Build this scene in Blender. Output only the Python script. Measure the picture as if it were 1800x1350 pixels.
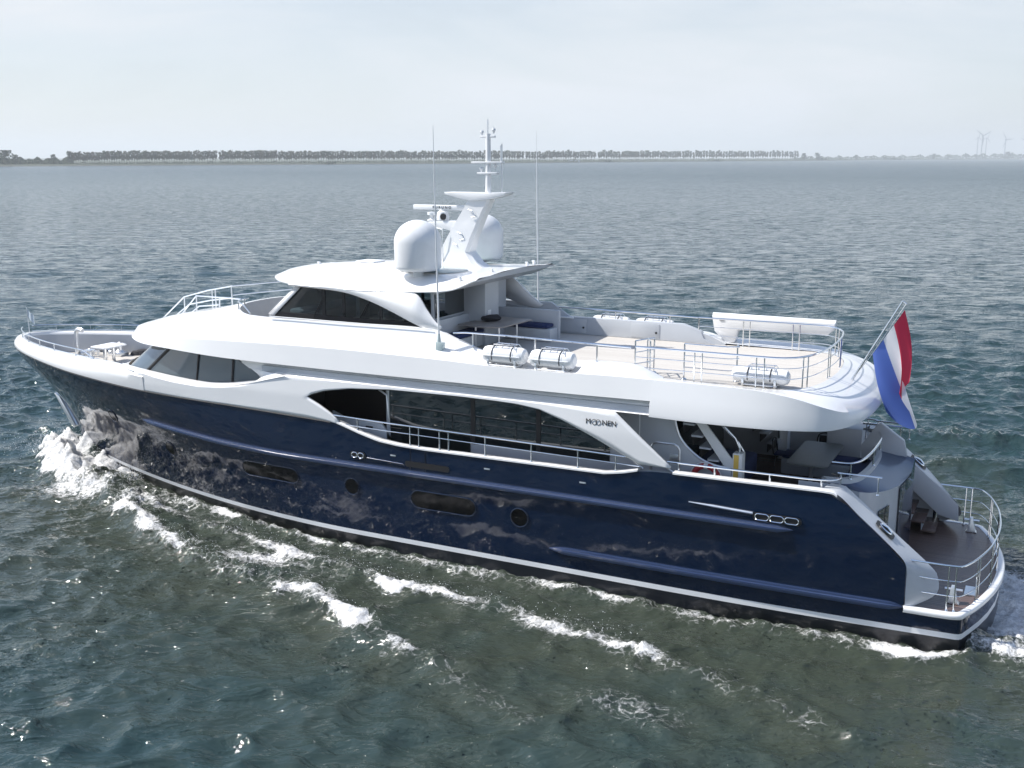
import bpy, bmesh, math, random
import numpy as np
from mathutils import Vector, Matrix, noise as mn
random.seed(7); rng = np.random.default_rng(7)
R = math.radians; PI = math.pi
for o in list(bpy.data.objects): bpy.data.objects.remove(o)
sc = bpy.context.scene; COL = sc.collection

# ---------------------------------------------------------------- camera, sky, sun, exposure
cam = bpy.data.cameras.new('camera'); camo = bpy.data.objects.new('camera', cam); COL.objects.link(camo)
camo.location = (37.2, -29.5, 11.6); YAW = R(26.7); camo.rotation_euler = (R(90-11.83), 0, YAW)
cam.sensor_width = 36; cam.lens = 38.04; cam.clip_start = 0.5; cam.clip_end = 60000; sc.camera = camo
SUN_EL = R(50); SUN_AZ = R(109)          # azimuth measured from +Y (across the boat) towards -X (the bow)
w = bpy.data.worlds.new('World'); sc.world = w; w.use_nodes = True
nt = w.node_tree; nt.nodes.clear(); N = nt.nodes.new; L = nt.links.new
sky = N('ShaderNodeTexSky'); sky.sky_type = 'NISHITA'; sky.sun_disc = False
sky.sun_elevation = SUN_EL; sky.sun_rotation = -SUN_AZ
sky.air_density = 1.0; sky.dust_density = .8; sky.ozone_density = 2.0; sky.altitude = 0
tc = N('ShaderNodeTexCoord'); mp = N('ShaderNodeMapping'); mp.inputs['Scale'].default_value = (1.2, 1.2, 5.0)
cn = N('ShaderNodeTexNoise'); cn.inputs['Scale'].default_value = 2.2; cn.inputs['Detail'].default_value = 9; cn.inputs['Roughness'].default_value = .56
cn.inputs['Distortion'].default_value = .5
cr = N('ShaderNodeMapRange'); cr.inputs[1].default_value = .42; cr.inputs[2].default_value = .62; cr.inputs[3].default_value = .72; cr.inputs[4].default_value = 1.0
mix = N('ShaderNodeMix'); mix.data_type = 'RGBA'; mix.inputs['B'].default_value = (4.5, 4.73, 4.98, 1)
bg = N('ShaderNodeBackground'); bg.inputs['Strength'].default_value = .115; wo = N('ShaderNodeOutputWorld')
L(tc.outputs['Generated'], mp.inputs[0]); L(mp.outputs[0], cn.inputs['Vector']); L(cn.outputs[0], cr.inputs[0])
sz = N('ShaderNodeSeparateXYZ'); L(tc.outputs['Generated'], sz.inputs[0]); el = N('ShaderNodeMapRange'); L(sz.outputs['Z'], el.inputs[0])
el.inputs[1].default_value = .12; el.inputs[2].default_value = .36; el.inputs[3].default_value = 1; el.inputs[4].default_value = .08
ml = N('ShaderNodeMath'); ml.operation = 'MULTIPLY'; L(cr.outputs[0], ml.inputs[0]); L(el.outputs[0], ml.inputs[1]); L(ml.outputs[0], mix.inputs['Factor']); L(sky.outputs[0], mix.inputs['A']); L(mix.outputs['Result'], bg.inputs[0]); L(bg.outputs[0], wo.inputs[0])
cb_ = N('ShaderNodeMapRange'); L(cn.outputs[0], cb_.inputs[0]); cb_.inputs[1].default_value = .38; cb_.inputs[2].default_value = .64; cb_.inputs[3].default_value = .108; cb_.inputs[4].default_value = .126; L(cb_.outputs[0], bg.inputs['Strength'])
sd = bpy.data.lights.new('sun', 'SUN'); sd.energy = 4.2; sd.angle = R(.6); sd.color = (1, .965, .91)
so = bpy.data.objects.new('sun', sd); COL.objects.link(so); so.location = (0, 0, 60)
sdir = Vector((-math.sin(SUN_AZ)*math.cos(SUN_EL), math.cos(SUN_AZ)*math.cos(SUN_EL), math.sin(SUN_EL)))
so.rotation_euler = sdir.to_track_quat('Z', 'Y').to_euler()
sc.view_settings.view_transform = 'Standard'; sc.view_settings.look = 'None'; sc.view_settings.gamma = 1
sc.view_settings.exposure = 0.58
sc.cycles.max_bounces = 8; sc.cycles.volume_bounces = 2; sc.cycles.transparent_max_bounces = 12
sc.cycles.caustics_reflective = False; sc.cycles.caustics_refractive = False

# ---------------------------------------------------------------- materials
def mat(name, col, rough=.5, metal=0, coat=0, spec=.5, var=0, scale=3, bump=0, bscale=40, stretch=(1,1,1)):
    m = bpy.data.materials.new(name); m.use_nodes = True; t = m.node_tree; b = t.nodes['Principled BSDF']
    b.inputs['Base Color'].default_value = (*col, 1); b.inputs['Roughness'].default_value = rough
    b.inputs['Metallic'].default_value = metal; b.inputs['Coat Weight'].default_value = coat; b.inputs['Coat Roughness'].default_value = .03
    b.inputs['Specular IOR Level'].default_value = spec
    tcx = t.nodes.new('ShaderNodeTexCoord'); mpx = t.nodes.new('ShaderNodeMapping'); mpx.inputs['Scale'].default_value = stretch
    t.links.new(tcx.outputs['Object'], mpx.inputs[0])
    if var:
        n = t.nodes.new('ShaderNodeTexNoise'); n.inputs['Scale'].default_value = scale; n.inputs['Detail'].default_value = 6
        mr = t.nodes.new('ShaderNodeMapRange'); mr.inputs[1].default_value = .3; mr.inputs[2].default_value = .7
        mr.inputs[3].default_value = 1-var; mr.inputs[4].default_value = 1+var
        hs = t.nodes.new('ShaderNodeHueSaturation'); hs.inputs['Color'].default_value = (*col, 1)
        t.links.new(mpx.outputs[0], n.inputs['Vector']); t.links.new(n.outputs[0], mr.inputs[0]); t.links.new(mr.outputs[0], hs.inputs['Value'])
        t.links.new(hs.outputs[0], b.inputs['Base Color'])
    if bump:
        n = t.nodes.new('ShaderNodeTexNoise'); n.inputs['Scale'].default_value = bscale; n.inputs['Detail'].default_value = 4
        bp = t.nodes.new('ShaderNodeBump'); bp.inputs['Strength'].default_value = bump; bp.inputs['Distance'].default_value = .02
        t.links.new(mpx.outputs[0], n.inputs['Vector']); t.links.new(n.outputs[0], bp.inputs['Height']); t.links.new(bp.outputs[0], b.inputs['Normal'])
    return m
M = {}
M['white'] = mat('white_gelcoat', (.82, .82, .82), .22, coat=.5, var=.025, scale=.6, bump=.02, bscale=1.2)
M['whitem'] = mat('white_matt_paint', (.8, .81, .82), .45, var=.03, scale=2)
M['grey'] = mat('pale_grey_paint_and_shade', (.5, .525, .56), .4, coat=.2, var=.03, scale=1.5)
M['navy'] = mat('navy_gloss_paint', (.0025, .011, .036), .06, coat=.4, spec=.5, var=.1, scale=.5, bump=.03, bscale=.7)
M['navy2'] = mat('navy_rail_paint', (.03, .05, .12), .12, coat=1, spec=1.0)
M['anti'] = mat('dark_antifouling', (.008, .01, .016), .3, coat=.3)
M['navygrey'] = mat('slate_blue_paint', (.06, .09, .15), .3, coat=.6)
M['steel'] = mat('polished_steel', (.75, .77, .79), .16, metal=1)
M['steelw'] = mat('brushed_steel', (.8, .82, .84), .3, metal=.85)
M['dglass'] = mat('dark_tinted_glass', (.006, .012, .014), .02, spec=1.0, coat=1)
M['bglass'] = mat('sea_reflection_window_glass', (.055, .078, .095), .04, spec=1.0, coat=1)  # blue-grey base puts the sea's reflection into the glass colour
M['port'] = mat('recess_shade_porthole_glass', (.002, .002, .003), .08, spec=.35)  # near-black base gives the flat pane the shade of a recess
M['black'] = mat('black_rubber', (.012, .012, .014), .5)
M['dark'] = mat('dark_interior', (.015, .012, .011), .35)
M['navyfab'] = mat('navy_cushion_fabric', (.02, .035, .11), .9, bump=.2, bscale=60, var=.1, scale=8)
M['plastic'] = mat('white_plastic', (.78, .79, .8), .35, var=.03, scale=4)
M['greytab'] = mat('grey_table_top', (.19, .195, .185), .5, var=.05, scale=5)
M['tantab'] = mat('taupe_table_top', (.3, .27, .25), .4, var=.06, scale=5)
M['red'] = mat('lifebuoy_red', (.45, .03, .04), .5, var=.08, scale=8)
M['yellow'] = mat('yellow_panel', (.75, .5, .1), .5)
M['rope'] = mat('dark_rope', (.03, .03, .035), .9, bump=.5, bscale=80)
M['skyl'] = mat('frosted_skylight_glass', (.42, .5, .5), .25, coat=.5)
M['lightgl'] = mat('chrome', (.9, .91, .93), .06, metal=1)

def planks(name, c1, c2, seam, width, rough=.6):
    m = mat(name, c1, rough, spec=.4); t = m.node_tree; b = t.nodes['Principled BSDF']
    tcx = t.nodes.new('ShaderNodeTexCoord'); sp = t.nodes.new('ShaderNodeSeparateXYZ')
    mu = t.nodes.new('ShaderNodeMath'); mu.operation = 'MULTIPLY'; mu.inputs[1].default_value = 1/width
    fr = t.nodes.new('ShaderNodeMath'); fr.operation = 'FRACT'; gt = t.nodes.new('ShaderNodeMath'); gt.operation = 'LESS_THAN'; gt.inputs[1].default_value = .1
    fl = t.nodes.new('ShaderNodeMath'); fl.operation = 'FLOOR'; wn = t.nodes.new('ShaderNodeTexWhiteNoise'); wn.noise_dimensions = '1D'
    n = t.nodes.new('ShaderNodeTexNoise'); n.inputs['Scale'].default_value = 2; n.inputs['Detail'].default_value = 6
    mp2 = t.nodes.new('ShaderNodeMapping'); mp2.inputs['Scale'].default_value = (1, 14, 1)
    ad = t.nodes.new('ShaderNodeMath'); ad.operation = 'ADD'; hf = t.nodes.new('ShaderNodeMath'); hf.operation = 'MULTIPLY'; hf.inputs[1].default_value = .5
    m1 = t.nodes.new('ShaderNodeMix'); m1.data_type = 'RGBA'; m1.inputs['A'].default_value = (*c1, 1); m1.inputs['B'].default_value = (*c2, 1)
    m2 = t.nodes.new('ShaderNodeMix'); m2.data_type = 'RGBA'; m2.inputs['B'].default_value = (*seam, 1)
    K = t.links.new
    K(tcx.outputs['Object'], sp.inputs[0]); K(sp.outputs['Y'], mu.inputs[0]); K(mu.outputs[0], fr.inputs[0]); K(fr.outputs[0], gt.inputs[0])
    K(mu.outputs[0], fl.inputs[0]); K(fl.outputs[0], wn.inputs['W']); K(tcx.outputs['Object'], mp2.inputs[0]); K(mp2.outputs[0], n.inputs['Vector'])
    K(wn.outputs['Value'], ad.inputs[0]); K(n.outputs[0], ad.inputs[1]); K(ad.outputs[0], hf.inputs[0]); K(hf.outputs[0], m1.inputs['Factor'])
    K(m1.outputs['Result'], m2.inputs['A']); K(gt.outputs[0], m2.inputs['Factor']); K(m2.outputs['Result'], b.inputs['Base Color'])
    return m
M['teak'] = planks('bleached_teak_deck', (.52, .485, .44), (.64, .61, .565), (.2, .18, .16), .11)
M['teakd'] = planks('glossy_dark_teak_deck', (.10, .065, .055), (.15, .10, .085), (.03, .02, .02), .11, .25)  # darker, smoother planks for main deck, steps and platform

def clearglass(name, tint, refl=1.0):
    m = bpy.data.materials.new(name); m.use_nodes = True; t = m.node_tree; t.nodes.clear()
    tr = t.nodes.new('ShaderNodeBsdfTransparent'); tr.inputs[0].default_value = (*tint, 1)
    gl = t.nodes.new('ShaderNodeBsdfGlossy'); gl.inputs['Roughness'].default_value = .02; gl.inputs[0].default_value = (refl, refl, refl, 1)
    fr = t.nodes.new('ShaderNodeFresnel'); fr.inputs[0].default_value = 1.5
    mx = t.nodes.new('ShaderNodeMixShader'); o = t.nodes.new('ShaderNodeOutputMaterial')
    t.links.new(fr.outputs[0], mx.inputs[0]); t.links.new(tr.outputs[0], mx.inputs[1]); t.links.new(gl.outputs[0], mx.inputs[2]); t.links.new(mx.outputs[0], o.inputs[0])
    return m
M['glass'] = clearglass('tinted_window_glass', (.3, .36, .38))

# ---------------------------------------------------------------- mesh helpers
OFF = {}
def link(o, parent=None):
    COL.objects.link(o)
    if parent is not None:
        o.parent = parent
        po = OFF.get(parent.name, Vector((0, 0, 0)))
        o.location = -po
    OFF[o.name] = Vector((0, 0, 0))
    return o
def empty(name, loc, label, cat, group=None, rz=0):
    o = bpy.data.objects.new(name, None); COL.objects.link(o); o.empty_display_size = .3
    o.location = loc; o.rotation_euler = (0, 0, rz); o['label'] = label; o['category'] = cat
    if group: o['group'] = group
    OFF[o.name] = Vector(loc); return o
def tag(o, label, cat=None, group=None, kind=None):
    if label: o['label'] = label
    if cat: o['category'] = cat
    if group: o['group'] = group
    if kind: o['kind'] = kind
    return o
class G:
    """collects geometry; build() links it as one object"""
    def __init__(s): s.v = []; s.f = []; s.m = []
    def add(s, v, f, mi=0):
        b = len(s.v); s.v += [tuple(p) for p in v]; s.f += [tuple(i+b for i in q) for q in f]; s.m += [mi]*len(f); return s
    def mirror(s):
        b = len(s.v); s.v += [(x, -y, z) for x, y, z in s.v]; n = len(s.f)
        s.f += [tuple(i+b for i in reversed(q)) for q in s.f[:n]]; s.m += s.m[:n]; return s
    def loft(s, rings, mi=0, close=False, flip=False):
        n = len(rings[0]); v = [p for r in rings for p in r]; f = []
        for j in range(len(rings)-1):
            for i in range(n if close else n-1):
                k = (i+1) % n; q = (j*n+i, j*n+k, (j+1)*n+k, (j+1)*n+i); f.append(q[::-1] if flip else q)
        return s.add(v, f, mi)
    def tube(s, pts, r, n=8, cap=True, mi=0, closed=False):
        pts = [Vector(p) for p in pts]; m = len(pts); rs = r if isinstance(r, (list, tuple)) else [r]*m
        rings = []; up = None
        for i, p in enumerate(pts):
            if closed: d = (pts[(i+1) % m]-pts[i-1]).normalized()
            else: d = (pts[min(i+1, m-1)]-pts[max(i-1, 0)]).normalized()
            if up is None: up = Vector((0, 0, 1)) if abs(d.z) < .9 else Vector((1, 0, 0))
            a = d.cross(up).normalized(); b = a.cross(d).normalized(); up = b
            rings.append([tuple(p+a*math.cos(2*PI*k/n)*rs[i]+b*math.sin(2*PI*k/n)*rs[i]) for k in range(n)])
        if closed: rings.append(rings[0])
        s.loft(rings, mi, close=True)
        if cap and not closed:
            s.add(rings[0], [tuple(range(n))], mi); s.add(rings[-1], [tuple(range(n))[::-1]], mi)
        return s
    def box(s, x0, x1, y0, y1, z0, z1, bev=0, mi=0, rz=0, c=None):
        bm = bmesh.new(); bmesh.ops.create_cube(bm, size=1)
        for v in bm.verts: v.co = Vector(((x0+x1)/2+v.co.x*(x1-x0), (y0+y1)/2+v.co.y*(y1-y0), (z0+z1)/2+v.co.z*(z1-z0)))
        if bev: bmesh.ops.bevel(bm, geom=bm.edges[:], offset=bev, segments=2, affect='EDGES', profile=.5)
        if rz:
            cc = Vector(c or ((x0+x1)/2, (y0+y1)/2, 0)); bmesh.ops.rotate(bm, verts=bm.verts[:], cent=cc, matrix=Matrix.Rotation(rz, 3, 'Z'))
        bm.verts.index_update(); s.add([v.co[:] for v in bm.verts], [[v.index for v in f.verts] for f in bm.faces], mi); bm.free(); return s
    def prism(s, poly, axis, a, b, bev=0, mi=0):
        """poly: 2-D outline; axis 'y' -> (x,z) outline extruded y=a..b ; 'z' -> (x,y) outline ; 'x' -> (y,z)"""
        def P(q, t): return (q[0], t, q[1]) if axis == 'y' else ((q[0], q[1], t) if axis == 'z' else (t, q[0], q[1]))
        bm = bmesh.new(); va = [bm.verts.new(P(q, a)) for q in poly]; vb = [bm.verts.new(P(q, b)) for q in poly]; n = len(poly)
        bm.faces.new(va); bm.faces.new(vb[::-1])
        for i in range(n): bm.faces.new((va[i], vb[i], vb[(i+1) % n], va[(i+1) % n]))
        bmesh.ops.recalc_face_normals(bm, faces=bm.faces[:])
        if bev: bmesh.ops.bevel(bm, geom=bm.edges[:], offset=bev, segments=2, affect='EDGES', profile=.5)
        bmesh.ops.triangulate(bm, faces=[f for f in bm.faces if len(f.verts) > 4])
        bm.verts.index_update(); s.add([v.co[:] for v in bm.verts], [[v.index for v in f.verts] for f in bm.faces], mi); bm.free(); return s
    def lathe(s, prof, c, n=24, mi=0, axis='z'):
        rings = []
        for r, h in prof:
            if axis == 'z': rings.append([(c[0]+r*math.cos(2*PI*k/n), c[1]+r*math.sin(2*PI*k/n), c[2]+h) for k in range(n)])
            elif axis == 'x': rings.append([(c[0]+h, c[1]+r*math.cos(2*PI*k/n), c[2]+r*math.sin(2*PI*k/n)) for k in range(n)])
            else: rings.append([(c[0]+r*math.cos(2*PI*k/n), c[1]+h, c[2]+r*math.sin(2*PI*k/n)) for k in range(n)])
        return s.loft(rings, mi, close=True)
    def build(s, name, m, parent=None, ang=32, smooth=True, solid=0, off=-1):
        me = bpy.data.meshes.new(name); me.from_pydata(s.v, [], s.f)
        for x in (m if isinstance(m, (list, tuple)) else [m]): me.materials.append(x)
        me.polygons.foreach_set('material_index', s.m)
        bm = bmesh.new(); bm.from_mesh(me); bmesh.ops.remove_doubles(bm, verts=bm.verts[:], dist=.0005)
        bmesh.ops.recalc_face_normals(bm, faces=bm.faces[:]); bm.to_mesh(me); bm.free()
        if smooth:
            me.polygons.foreach_set('use_smooth', [True]*len(me.polygons)); me.set_sharp_from_angle(angle=R(ang))
        o = bpy.data.objects.new(name, me); link(o, parent)
        if solid:
            md = o.modifiers.new('thickness', 'SOLIDIFY'); md.thickness = solid; md.offset = off
        return o
def crom(P, sub=6):
    P = [Vector(p) for p in P]; out = []
    for i in range(len(P)-1):
        a, b = P[i], P[i+1]; d = (b-a).length
        t0 = (b-(P[i-1] if i else a)); t1 = ((P[i+2] if i+2 < len(P) else b)-a)
        def tg(v, n): return v.normalized()*d if v.length > 1e-6 else v
        m0 = tg(t0, 0)*.9; m1 = tg(t1, 0)*.9
        for k in range(sub):
            t = k/sub; h00 = 2*t**3-3*t*t+1; h10 = t**3-2*t*t+t; h01 = -2*t**3+3*t*t; h11 = t**3-t*t
            out.append(tuple(a*h00+m0*h10+b*h01+m1*h11))
    out.append(tuple(P[-1])); return out
def lerp(a, b, t): return a+(b-a)*t
I = np.interp

# ---------------------------------------------------------------- YACHT: shape functions (x aft from the bow, y to starboard, z up)
def stem(z): return float(I(z, [-1, 0, .5, 1.12, 1.67, 2.36, 2.86, 3.52, 3.78, 4.1, 4.45, 4.75], [4.6, 3.75, 3.45, 3.14, 2.79, 2.3, 1.72, .98, .66, .4, .36, .46]))
def HB(x, z):
    t = min(max(z/4.5, 0), 1); x0 = stem(z); Lg = 16-3*t; q = min(max((x-x0)/Lg, 0), 1)
    a = 1.8+.2*t; b = 1-.38*t**1.3; y = (3.70+.12*min(1, max(z, 0)/2.6))*(1-(1-q)**a)**b
    if z < 0: y *= 1+z*.25
    k = lerp(.075, .035, min(1, max(0, (z-.5)/2.2)))
    if x > 28: y *= 1-((x-28)/8)**2*k
    return y
SX = [-.1, 1, 3.4, 6.3, 10, 14.2, 18.1, 18.5, 19.26, 19.9, 20.6, 21.5, 27.0, 27.5, 28.0, 28.6, 32.6, 32.9, 33.1, 33.94, 34.55, 34.67]
SZ = [4.45, 4.43, 4.36, 4.2, 4.06, 3.99, 3.88, 3.83, 3.61, 3.46, 3.40, 3.38, 3.42, 3.5, 3.63, 3.66, 3.70, 3.69, 3.55, 2.86, 2.3, 2.12]
def zsheer(x): return float(I(x, SX, SZ))
yacht = empty('motor_yacht', (18, 0, 0), 'long navy blue and white motor yacht under way, two white satellite domes on its roof', 'yacht')
Y = yacht
# ---- hull
def transom_x(y): return 35.98+.68*(1-(abs(y)/3.42)**2)
g = G()
us = list(np.concatenate([np.linspace(0, .12, 16)[:-1]**1.0, np.linspace(.12, .9, 46)[:-1], np.linspace(.9, 1, 8)]))
low = [-1.1, -.5, 0, .40, .545, .8, 1.0]
rows = []
for k, z in enumerate(low):
    x0 = stem(z); row = []
    for u in us:
        x = x0+(35.85-x0)*u; row.append((x, -HB(x, z), z))
    yc = HB(35.85, z)
    row += [(35.93, -yc+.03, z), (35.99, -yc+.10, z)]
    for t in (.85, .7, .5, .25, 0): row.append((transom_x(yc*t)-.03, -yc*t, z))
    rows.append(row)
for k in range(len(low)-1):
    g.loft([rows[k], rows[k+1]], mi=0 if low[k+1] <= .40 else (1 if low[k+1] <= .545 else 2))
upr = []
for j in range(9):
    v = j/8; row = []
    for u in us:
        x = 34.67*u; 
        for it in range(3):
            xz = x; zt = zsheer(xz); z = 1.0+(zt-1.0)*v; x = stem(z)+(34.67-stem(z))*u
        row.append((x, -HB(x, z), z))
    upr.append(row)
g.loft(upr, mi=2)
g.mirror(); g.build('hull', [M['anti'], M['whitem'], M['navy']], Y, ang=40)
# white boot stripe is painted in the hull; rubbing strakes
def strake(x0, x1, z, hgt, out, name='rub_rail', n=60, zf=None):
    for s in (-1, 1):
        g = G(); rings = []
        for i in range(n+1):
            x = lerp(x0, x1, i/n); zz = zf(x) if zf else z; y = HB(x, zz)-.01
            e = min(1, (x-x0)/.5, (x1-x)/.35+.02); e = max(e, .02)**.5; h = hgt/2*max(e, .15); ou = out*e
            rings.append([(x, s*y, zz+h), (x, s*(y+ou*.75), zz+h*.95), (x, s*(y+ou*.8), zz+h*.45), (x, s*(y+ou), zz+h*.3), (x, s*(y+ou), zz-h*.3), (x, s*(y+ou*.8), zz-h*.45), (x, s*(y+ou*.75), zz-h*.95), (x, s*y, zz-h)])
        g.loft(rings); g.build(name, M['navy2'], Y, ang=25)
strake(10.0, 32.0, 2.62, .17, .13, zf=lambda x: float(I(x, [10, 13.8, 16.3, 19], [2.92, 2.7, 2.62, 2.62])))
strake(25.4, 34.66, 1.05, .2, .11)
# small lights and water outlets / portholes
def on_hull(x, z, s=-1, out=0): return Vector((x, s*(HB(x, z)+out), z))
def hull_patch(name, outline, m, parent, out=.012, s=-1):
    c = np.mean(np.array(outline), axis=0); g = G(); rings = []
    for f in (0, .5, 1): rings.append([tuple(on_hull(c[0]+(a-c[0])*f, c[1]+(b-c[1])*f, s, out)) for a, b in outline])
    g.loft(rings, close=True); return g.build(name, m, parent)
def ellipse(cx, cz, a, b, n=24): return [(cx+a*math.cos(2*PI*k/n), cz+b*math.sin(2*PI*k/n)) for k in range(n)]
def slot(cx, cz, a, b, sl=0, n=10):
    out = []
    for k in range(n+1): t = -PI/2+PI*k/n; out.append((cx+a-b+b*math.cos(t), cz+b*math.sin(t)))
    for k in range(n+1): t = PI/2+PI*k/n; out.append((cx-a+b+b*math.cos(t), cz+b*math.sin(t)))
    return out
def port(outl, name='porthole'):
    for s in (-1, 1):
        p = hull_patch(name, outl, M['port'], Y, .012, s)
        c = np.mean(np.array(outl), axis=0)
        hull_patch('pane', [(c[0]+(a-c[0])*.84, c[1]+(b-c[1])*.8) for a, b in outl], M['port'], p, .02, s)
        g = G(); g.tube([on_hull(a, b, s, .012) for a, b in outl], .018, 6, closed=True); g.build('rim', M['navy'], p)
PORTS = [('e', 8.05, 2.72, .21, .23), ('e', 11.05, 1.98, .23, .25), ('s', 15.75, 1.95, 1.15, .24), ('e', 18.9, 1.93, .26, .26), ('s', 22.05, 1.86, 1.08, .27), ('e', 24.5, 1.8, .27, .27)]
for t, cx, cz, a, b in PORTS: port(ellipse(cx, cz, a, b) if t == 'e' else slot(cx, cz, a, b), 'porthole' if t == 'e' else 'hull_window')
# stern and midship fairleads with chrome frames
def fairlead(x0, x1, z, n, h=.16):
    for s in (-1, 1):
        g = G(); p = hull_patch('fairlead', slot((x0+x1)/2, z, (x1-x0)/2+.06, h/2+.03), M['black'], Y, .03, s)
        wd = (x1-x0)/n
        for i in range(n):
            g = G(); g.tube([on_hull(a, b, s, .045) for a, b in slot(x0+wd*(i+.5), z, wd/2-.015, h/2)], .014, 6, closed=True); g.build('chrome_frame', M['lightgl'], p)
fairlead(31.05, 32.15, 2.86, 3); fairlead(18.95, 19.4, 2.95, 2, .15)
for s in (-1, 1):
    hull_patch('vent_slot', slot(21.55, 2.90, .75, .09), M['black'], Y, .014, s)
    g = G(); g.tube([on_hull(x, z, s, .03) for x, z in ((29.35, 2.99), (30.0, 2.97), (31.0, 2.93))], [.012, .035, .035], 6); g.build('trim_strip', M['steelw'], Y)
    g = G(); g.tube([on_hull(x, z, s, .03) for x, z in ((19.5, 2.92), (20.2, 2.9), (20.75, 2.88))], .012, 6); g.build('trim_strip', M['navy2'], Y)
for x in (20.95, 21.45):
    g = G(); g.tube([on_hull(x+.04, 3.38-.06*j*0, -1, .004) if j == 0 else on_hull(x+.04, 2.72, -1, .004) for j in (0, 1)], .009, 4); g.build('gate_seam', M['black'], Y)
g = G()
for x, z in ((32.7, 2.05), (20.3, 3.12), (26, 2.3)): g.lathe([(0, .03), (.02, .02), (.025, 0)], tuple(on_hull(x, z, -1, .0)), 8, axis='y')
# anchor plate on the stem
g = G(); g.prism([(2.0, 2.42), (2.28, 2.32), (3.05, 1.2), (2.95, 1.1), (2.78, 1.25)], 'y', -.09, .09, .02); g.build('stem_guard', M['steelw'], Y)
# anchors in pockets
def anchor(s):
    p = hull_patch('anchor_pocket', slot(3.6, 2.75, .34, .24), M['black'], Y, .012, s)
# ---- caprail on the low bulwark and on the aft bulwark
def capseg(x0, x1, wd, m, name='cap_rail', th=.05, n=50):
    for s in (-1, 1):
        g = G(); rings = []
        for i in range(n+1):
            x = lerp(x0, x1, i/n); z = zsheer(x); y = HB(x, z)
            a, b = y+.035, y-wd
            rings.append([(x, s*a, z-.01), (x, s*a, z+th*.7), (x, s*(a-.03), z+th), (x, s*(b+.03), z+th), (x, s*b, z+th*.7), (x, s*b, z-.01)])
        g.loft(rings, close=True); g.add(rings[0], [tuple(range(6))]); g.add(rings[-1], [tuple(range(6))[::-1]]); g.build(name, m, Y)
capseg(18.45, 27.95, .2, M['white']); capseg(28.9, 33.0, .2, M['white'])
# inner bulwark skin
for s in (-1, 1):
    g = G(); g.loft([[(x, s*(HB(x, zsheer(x))-.16), zsheer(x)-.005) for x in np.linspace(18.45, 33.05, 60)], [(x, s*(HB(x, zsheer(x))-.16), 2.6) for x in np.linspace(18.45, 33.05, 60)]]); g.build('bulwark_lining', M['grey'], Y)
# ---- bow bulwark (white) from the stem to x = 9.7, and the side shell aft of it
def zcrease(x): return float(I(x, [0, 9, 9.7, 10.9, 12, 13.1, 14, 14.8, 16, 17, 17.4], [4.72, 4.72, 4.68, 4.6, 4.5, 4.46, 4.52, 4.64, 4.82, 4.96, 5.0]))
xs = [.36]+list(np.linspace(.42, 1.2, 9))+list(np.linspace(1.4, 10.6, 36))
g = G(); cols = [[] for _ in range(10)]
for x in xs:
    zb = zsheer(x); y0 = max(HB(x, zb), 0); f = min(1, y0/1.0); zt = 4.72 if x < 9 else zcrease(x)
    def q(dy, z, xx=0): return (max(x+xx*(1-f), x), -max(y0-dy, 0), z)
    mb = min(1, max(0, (10.2-x)/3.2)); mc = lerp(.25, 1, min(1, max(0, (10.2-x)/1.6))); sh = lambda dy, z: lerp(y0-HB(x, z)-.034, dy, mb)
    P = [q(-.0, zb-.01), q(sh(-.035, zb), zb+.0), q(sh(-.045, zb+.06), zb+.06), q(sh(-.02, lerp(zb, zt, .45)), lerp(zb, zt, .45)), q(sh(.08, lerp(zb, zt, .8)), lerp(zb, zt, .8)), q(.2*mc, zt+.01*mb, .15), q(.42*mc, zt+.02, .45), q(.48*mc, zt-.03, .5), q(.5*mc, zt-.1, .52), q(.52, 3.8, .52)]
    for k in range(10): cols[k].append(P[k])
g.loft(cols[:9]); g.mirror(); g.build('bow_bulwark', M['white'], Y, ang=50)
g = G(); g.loft(cols[8:]); g.mirror(); g.build('bulwark_lining', M['grey'], Y)
# thin dark line under the white
g = G()
for s in (-1, 1): g.tube([(x, s*(HB(x, zsheer(x))+.02), zsheer(x)-.03) for x in np.linspace(.4, 18.2, 70)], .016, 5)
g.build('sheer_stripe', M['black'], Y)
# foredeck
g = G(); pts = [(x, -(HB(x, 4.4)-.45), 3.9) for x in np.linspace(.75, 9.6, 24)]
g.loft([pts, [(p[0], -p[1], p[2]) for p in pts]]); g.build('foredeck', M['teak'], Y)
# ---- side shell with the long opening (x 9.7 .. 28.8)
OLx, OLz = [17.35, 17.8, 18.2, 18.5, 19.2, 19.9], [4.54, 4.33, 4.12, 3.9, 3.62, 3.46]
OTx = [17.35, 17.5, 18.0, 18.9, 20.3, 22.7, 23.7, 24.4, 25.1, 25.85, 26.67, 27.56, 28.0]
OTz = [4.54, 4.62, 4.78, 4.93, 5.03, 5.06, 5.05, 5.03, 4.95, 4.71, 4.39, 3.98, 3.80]
PLx, PLz = [27.25, 28.82], [5.12, 3.84]
def topz(x): return 5.12
def ysh(x, z):
    y = HB(x, min(z, 4.3) if x < 16 else 3.8)-.025
    if z > 4.55: y -= (z-4.55)*.08
    return y
def ztl(x): return float(zcrease(x)) if x < 14.8 else float(I(x, [14.8, 16.6], [zcrease(14.8), 5.12]))
def strip(xa, xb, zl, zh, n, m=6):
    rings = []
    for i in range(n+1):
        x = lerp(xa, xb, i/n); a, b = zl(x), zh(x)
        rings.append([(x, -ysh(x, lerp(a, b, j/m)), lerp(a, b, j/m)) for j in range(m+1)])
    return rings
zb_ = lambda x: zsheer(x)-.01
fr0 = (4.54-zb_(17.35))/(5.12-zb_(17.35)); zmd = lambda x: lerp(zb_(x), ztl(x), fr0)
g = G()
g.loft(strip(10.2, 17.35, zb_, zmd, 40)); g.loft(strip(10.2, 17.35, zmd, ztl, 40))
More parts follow.
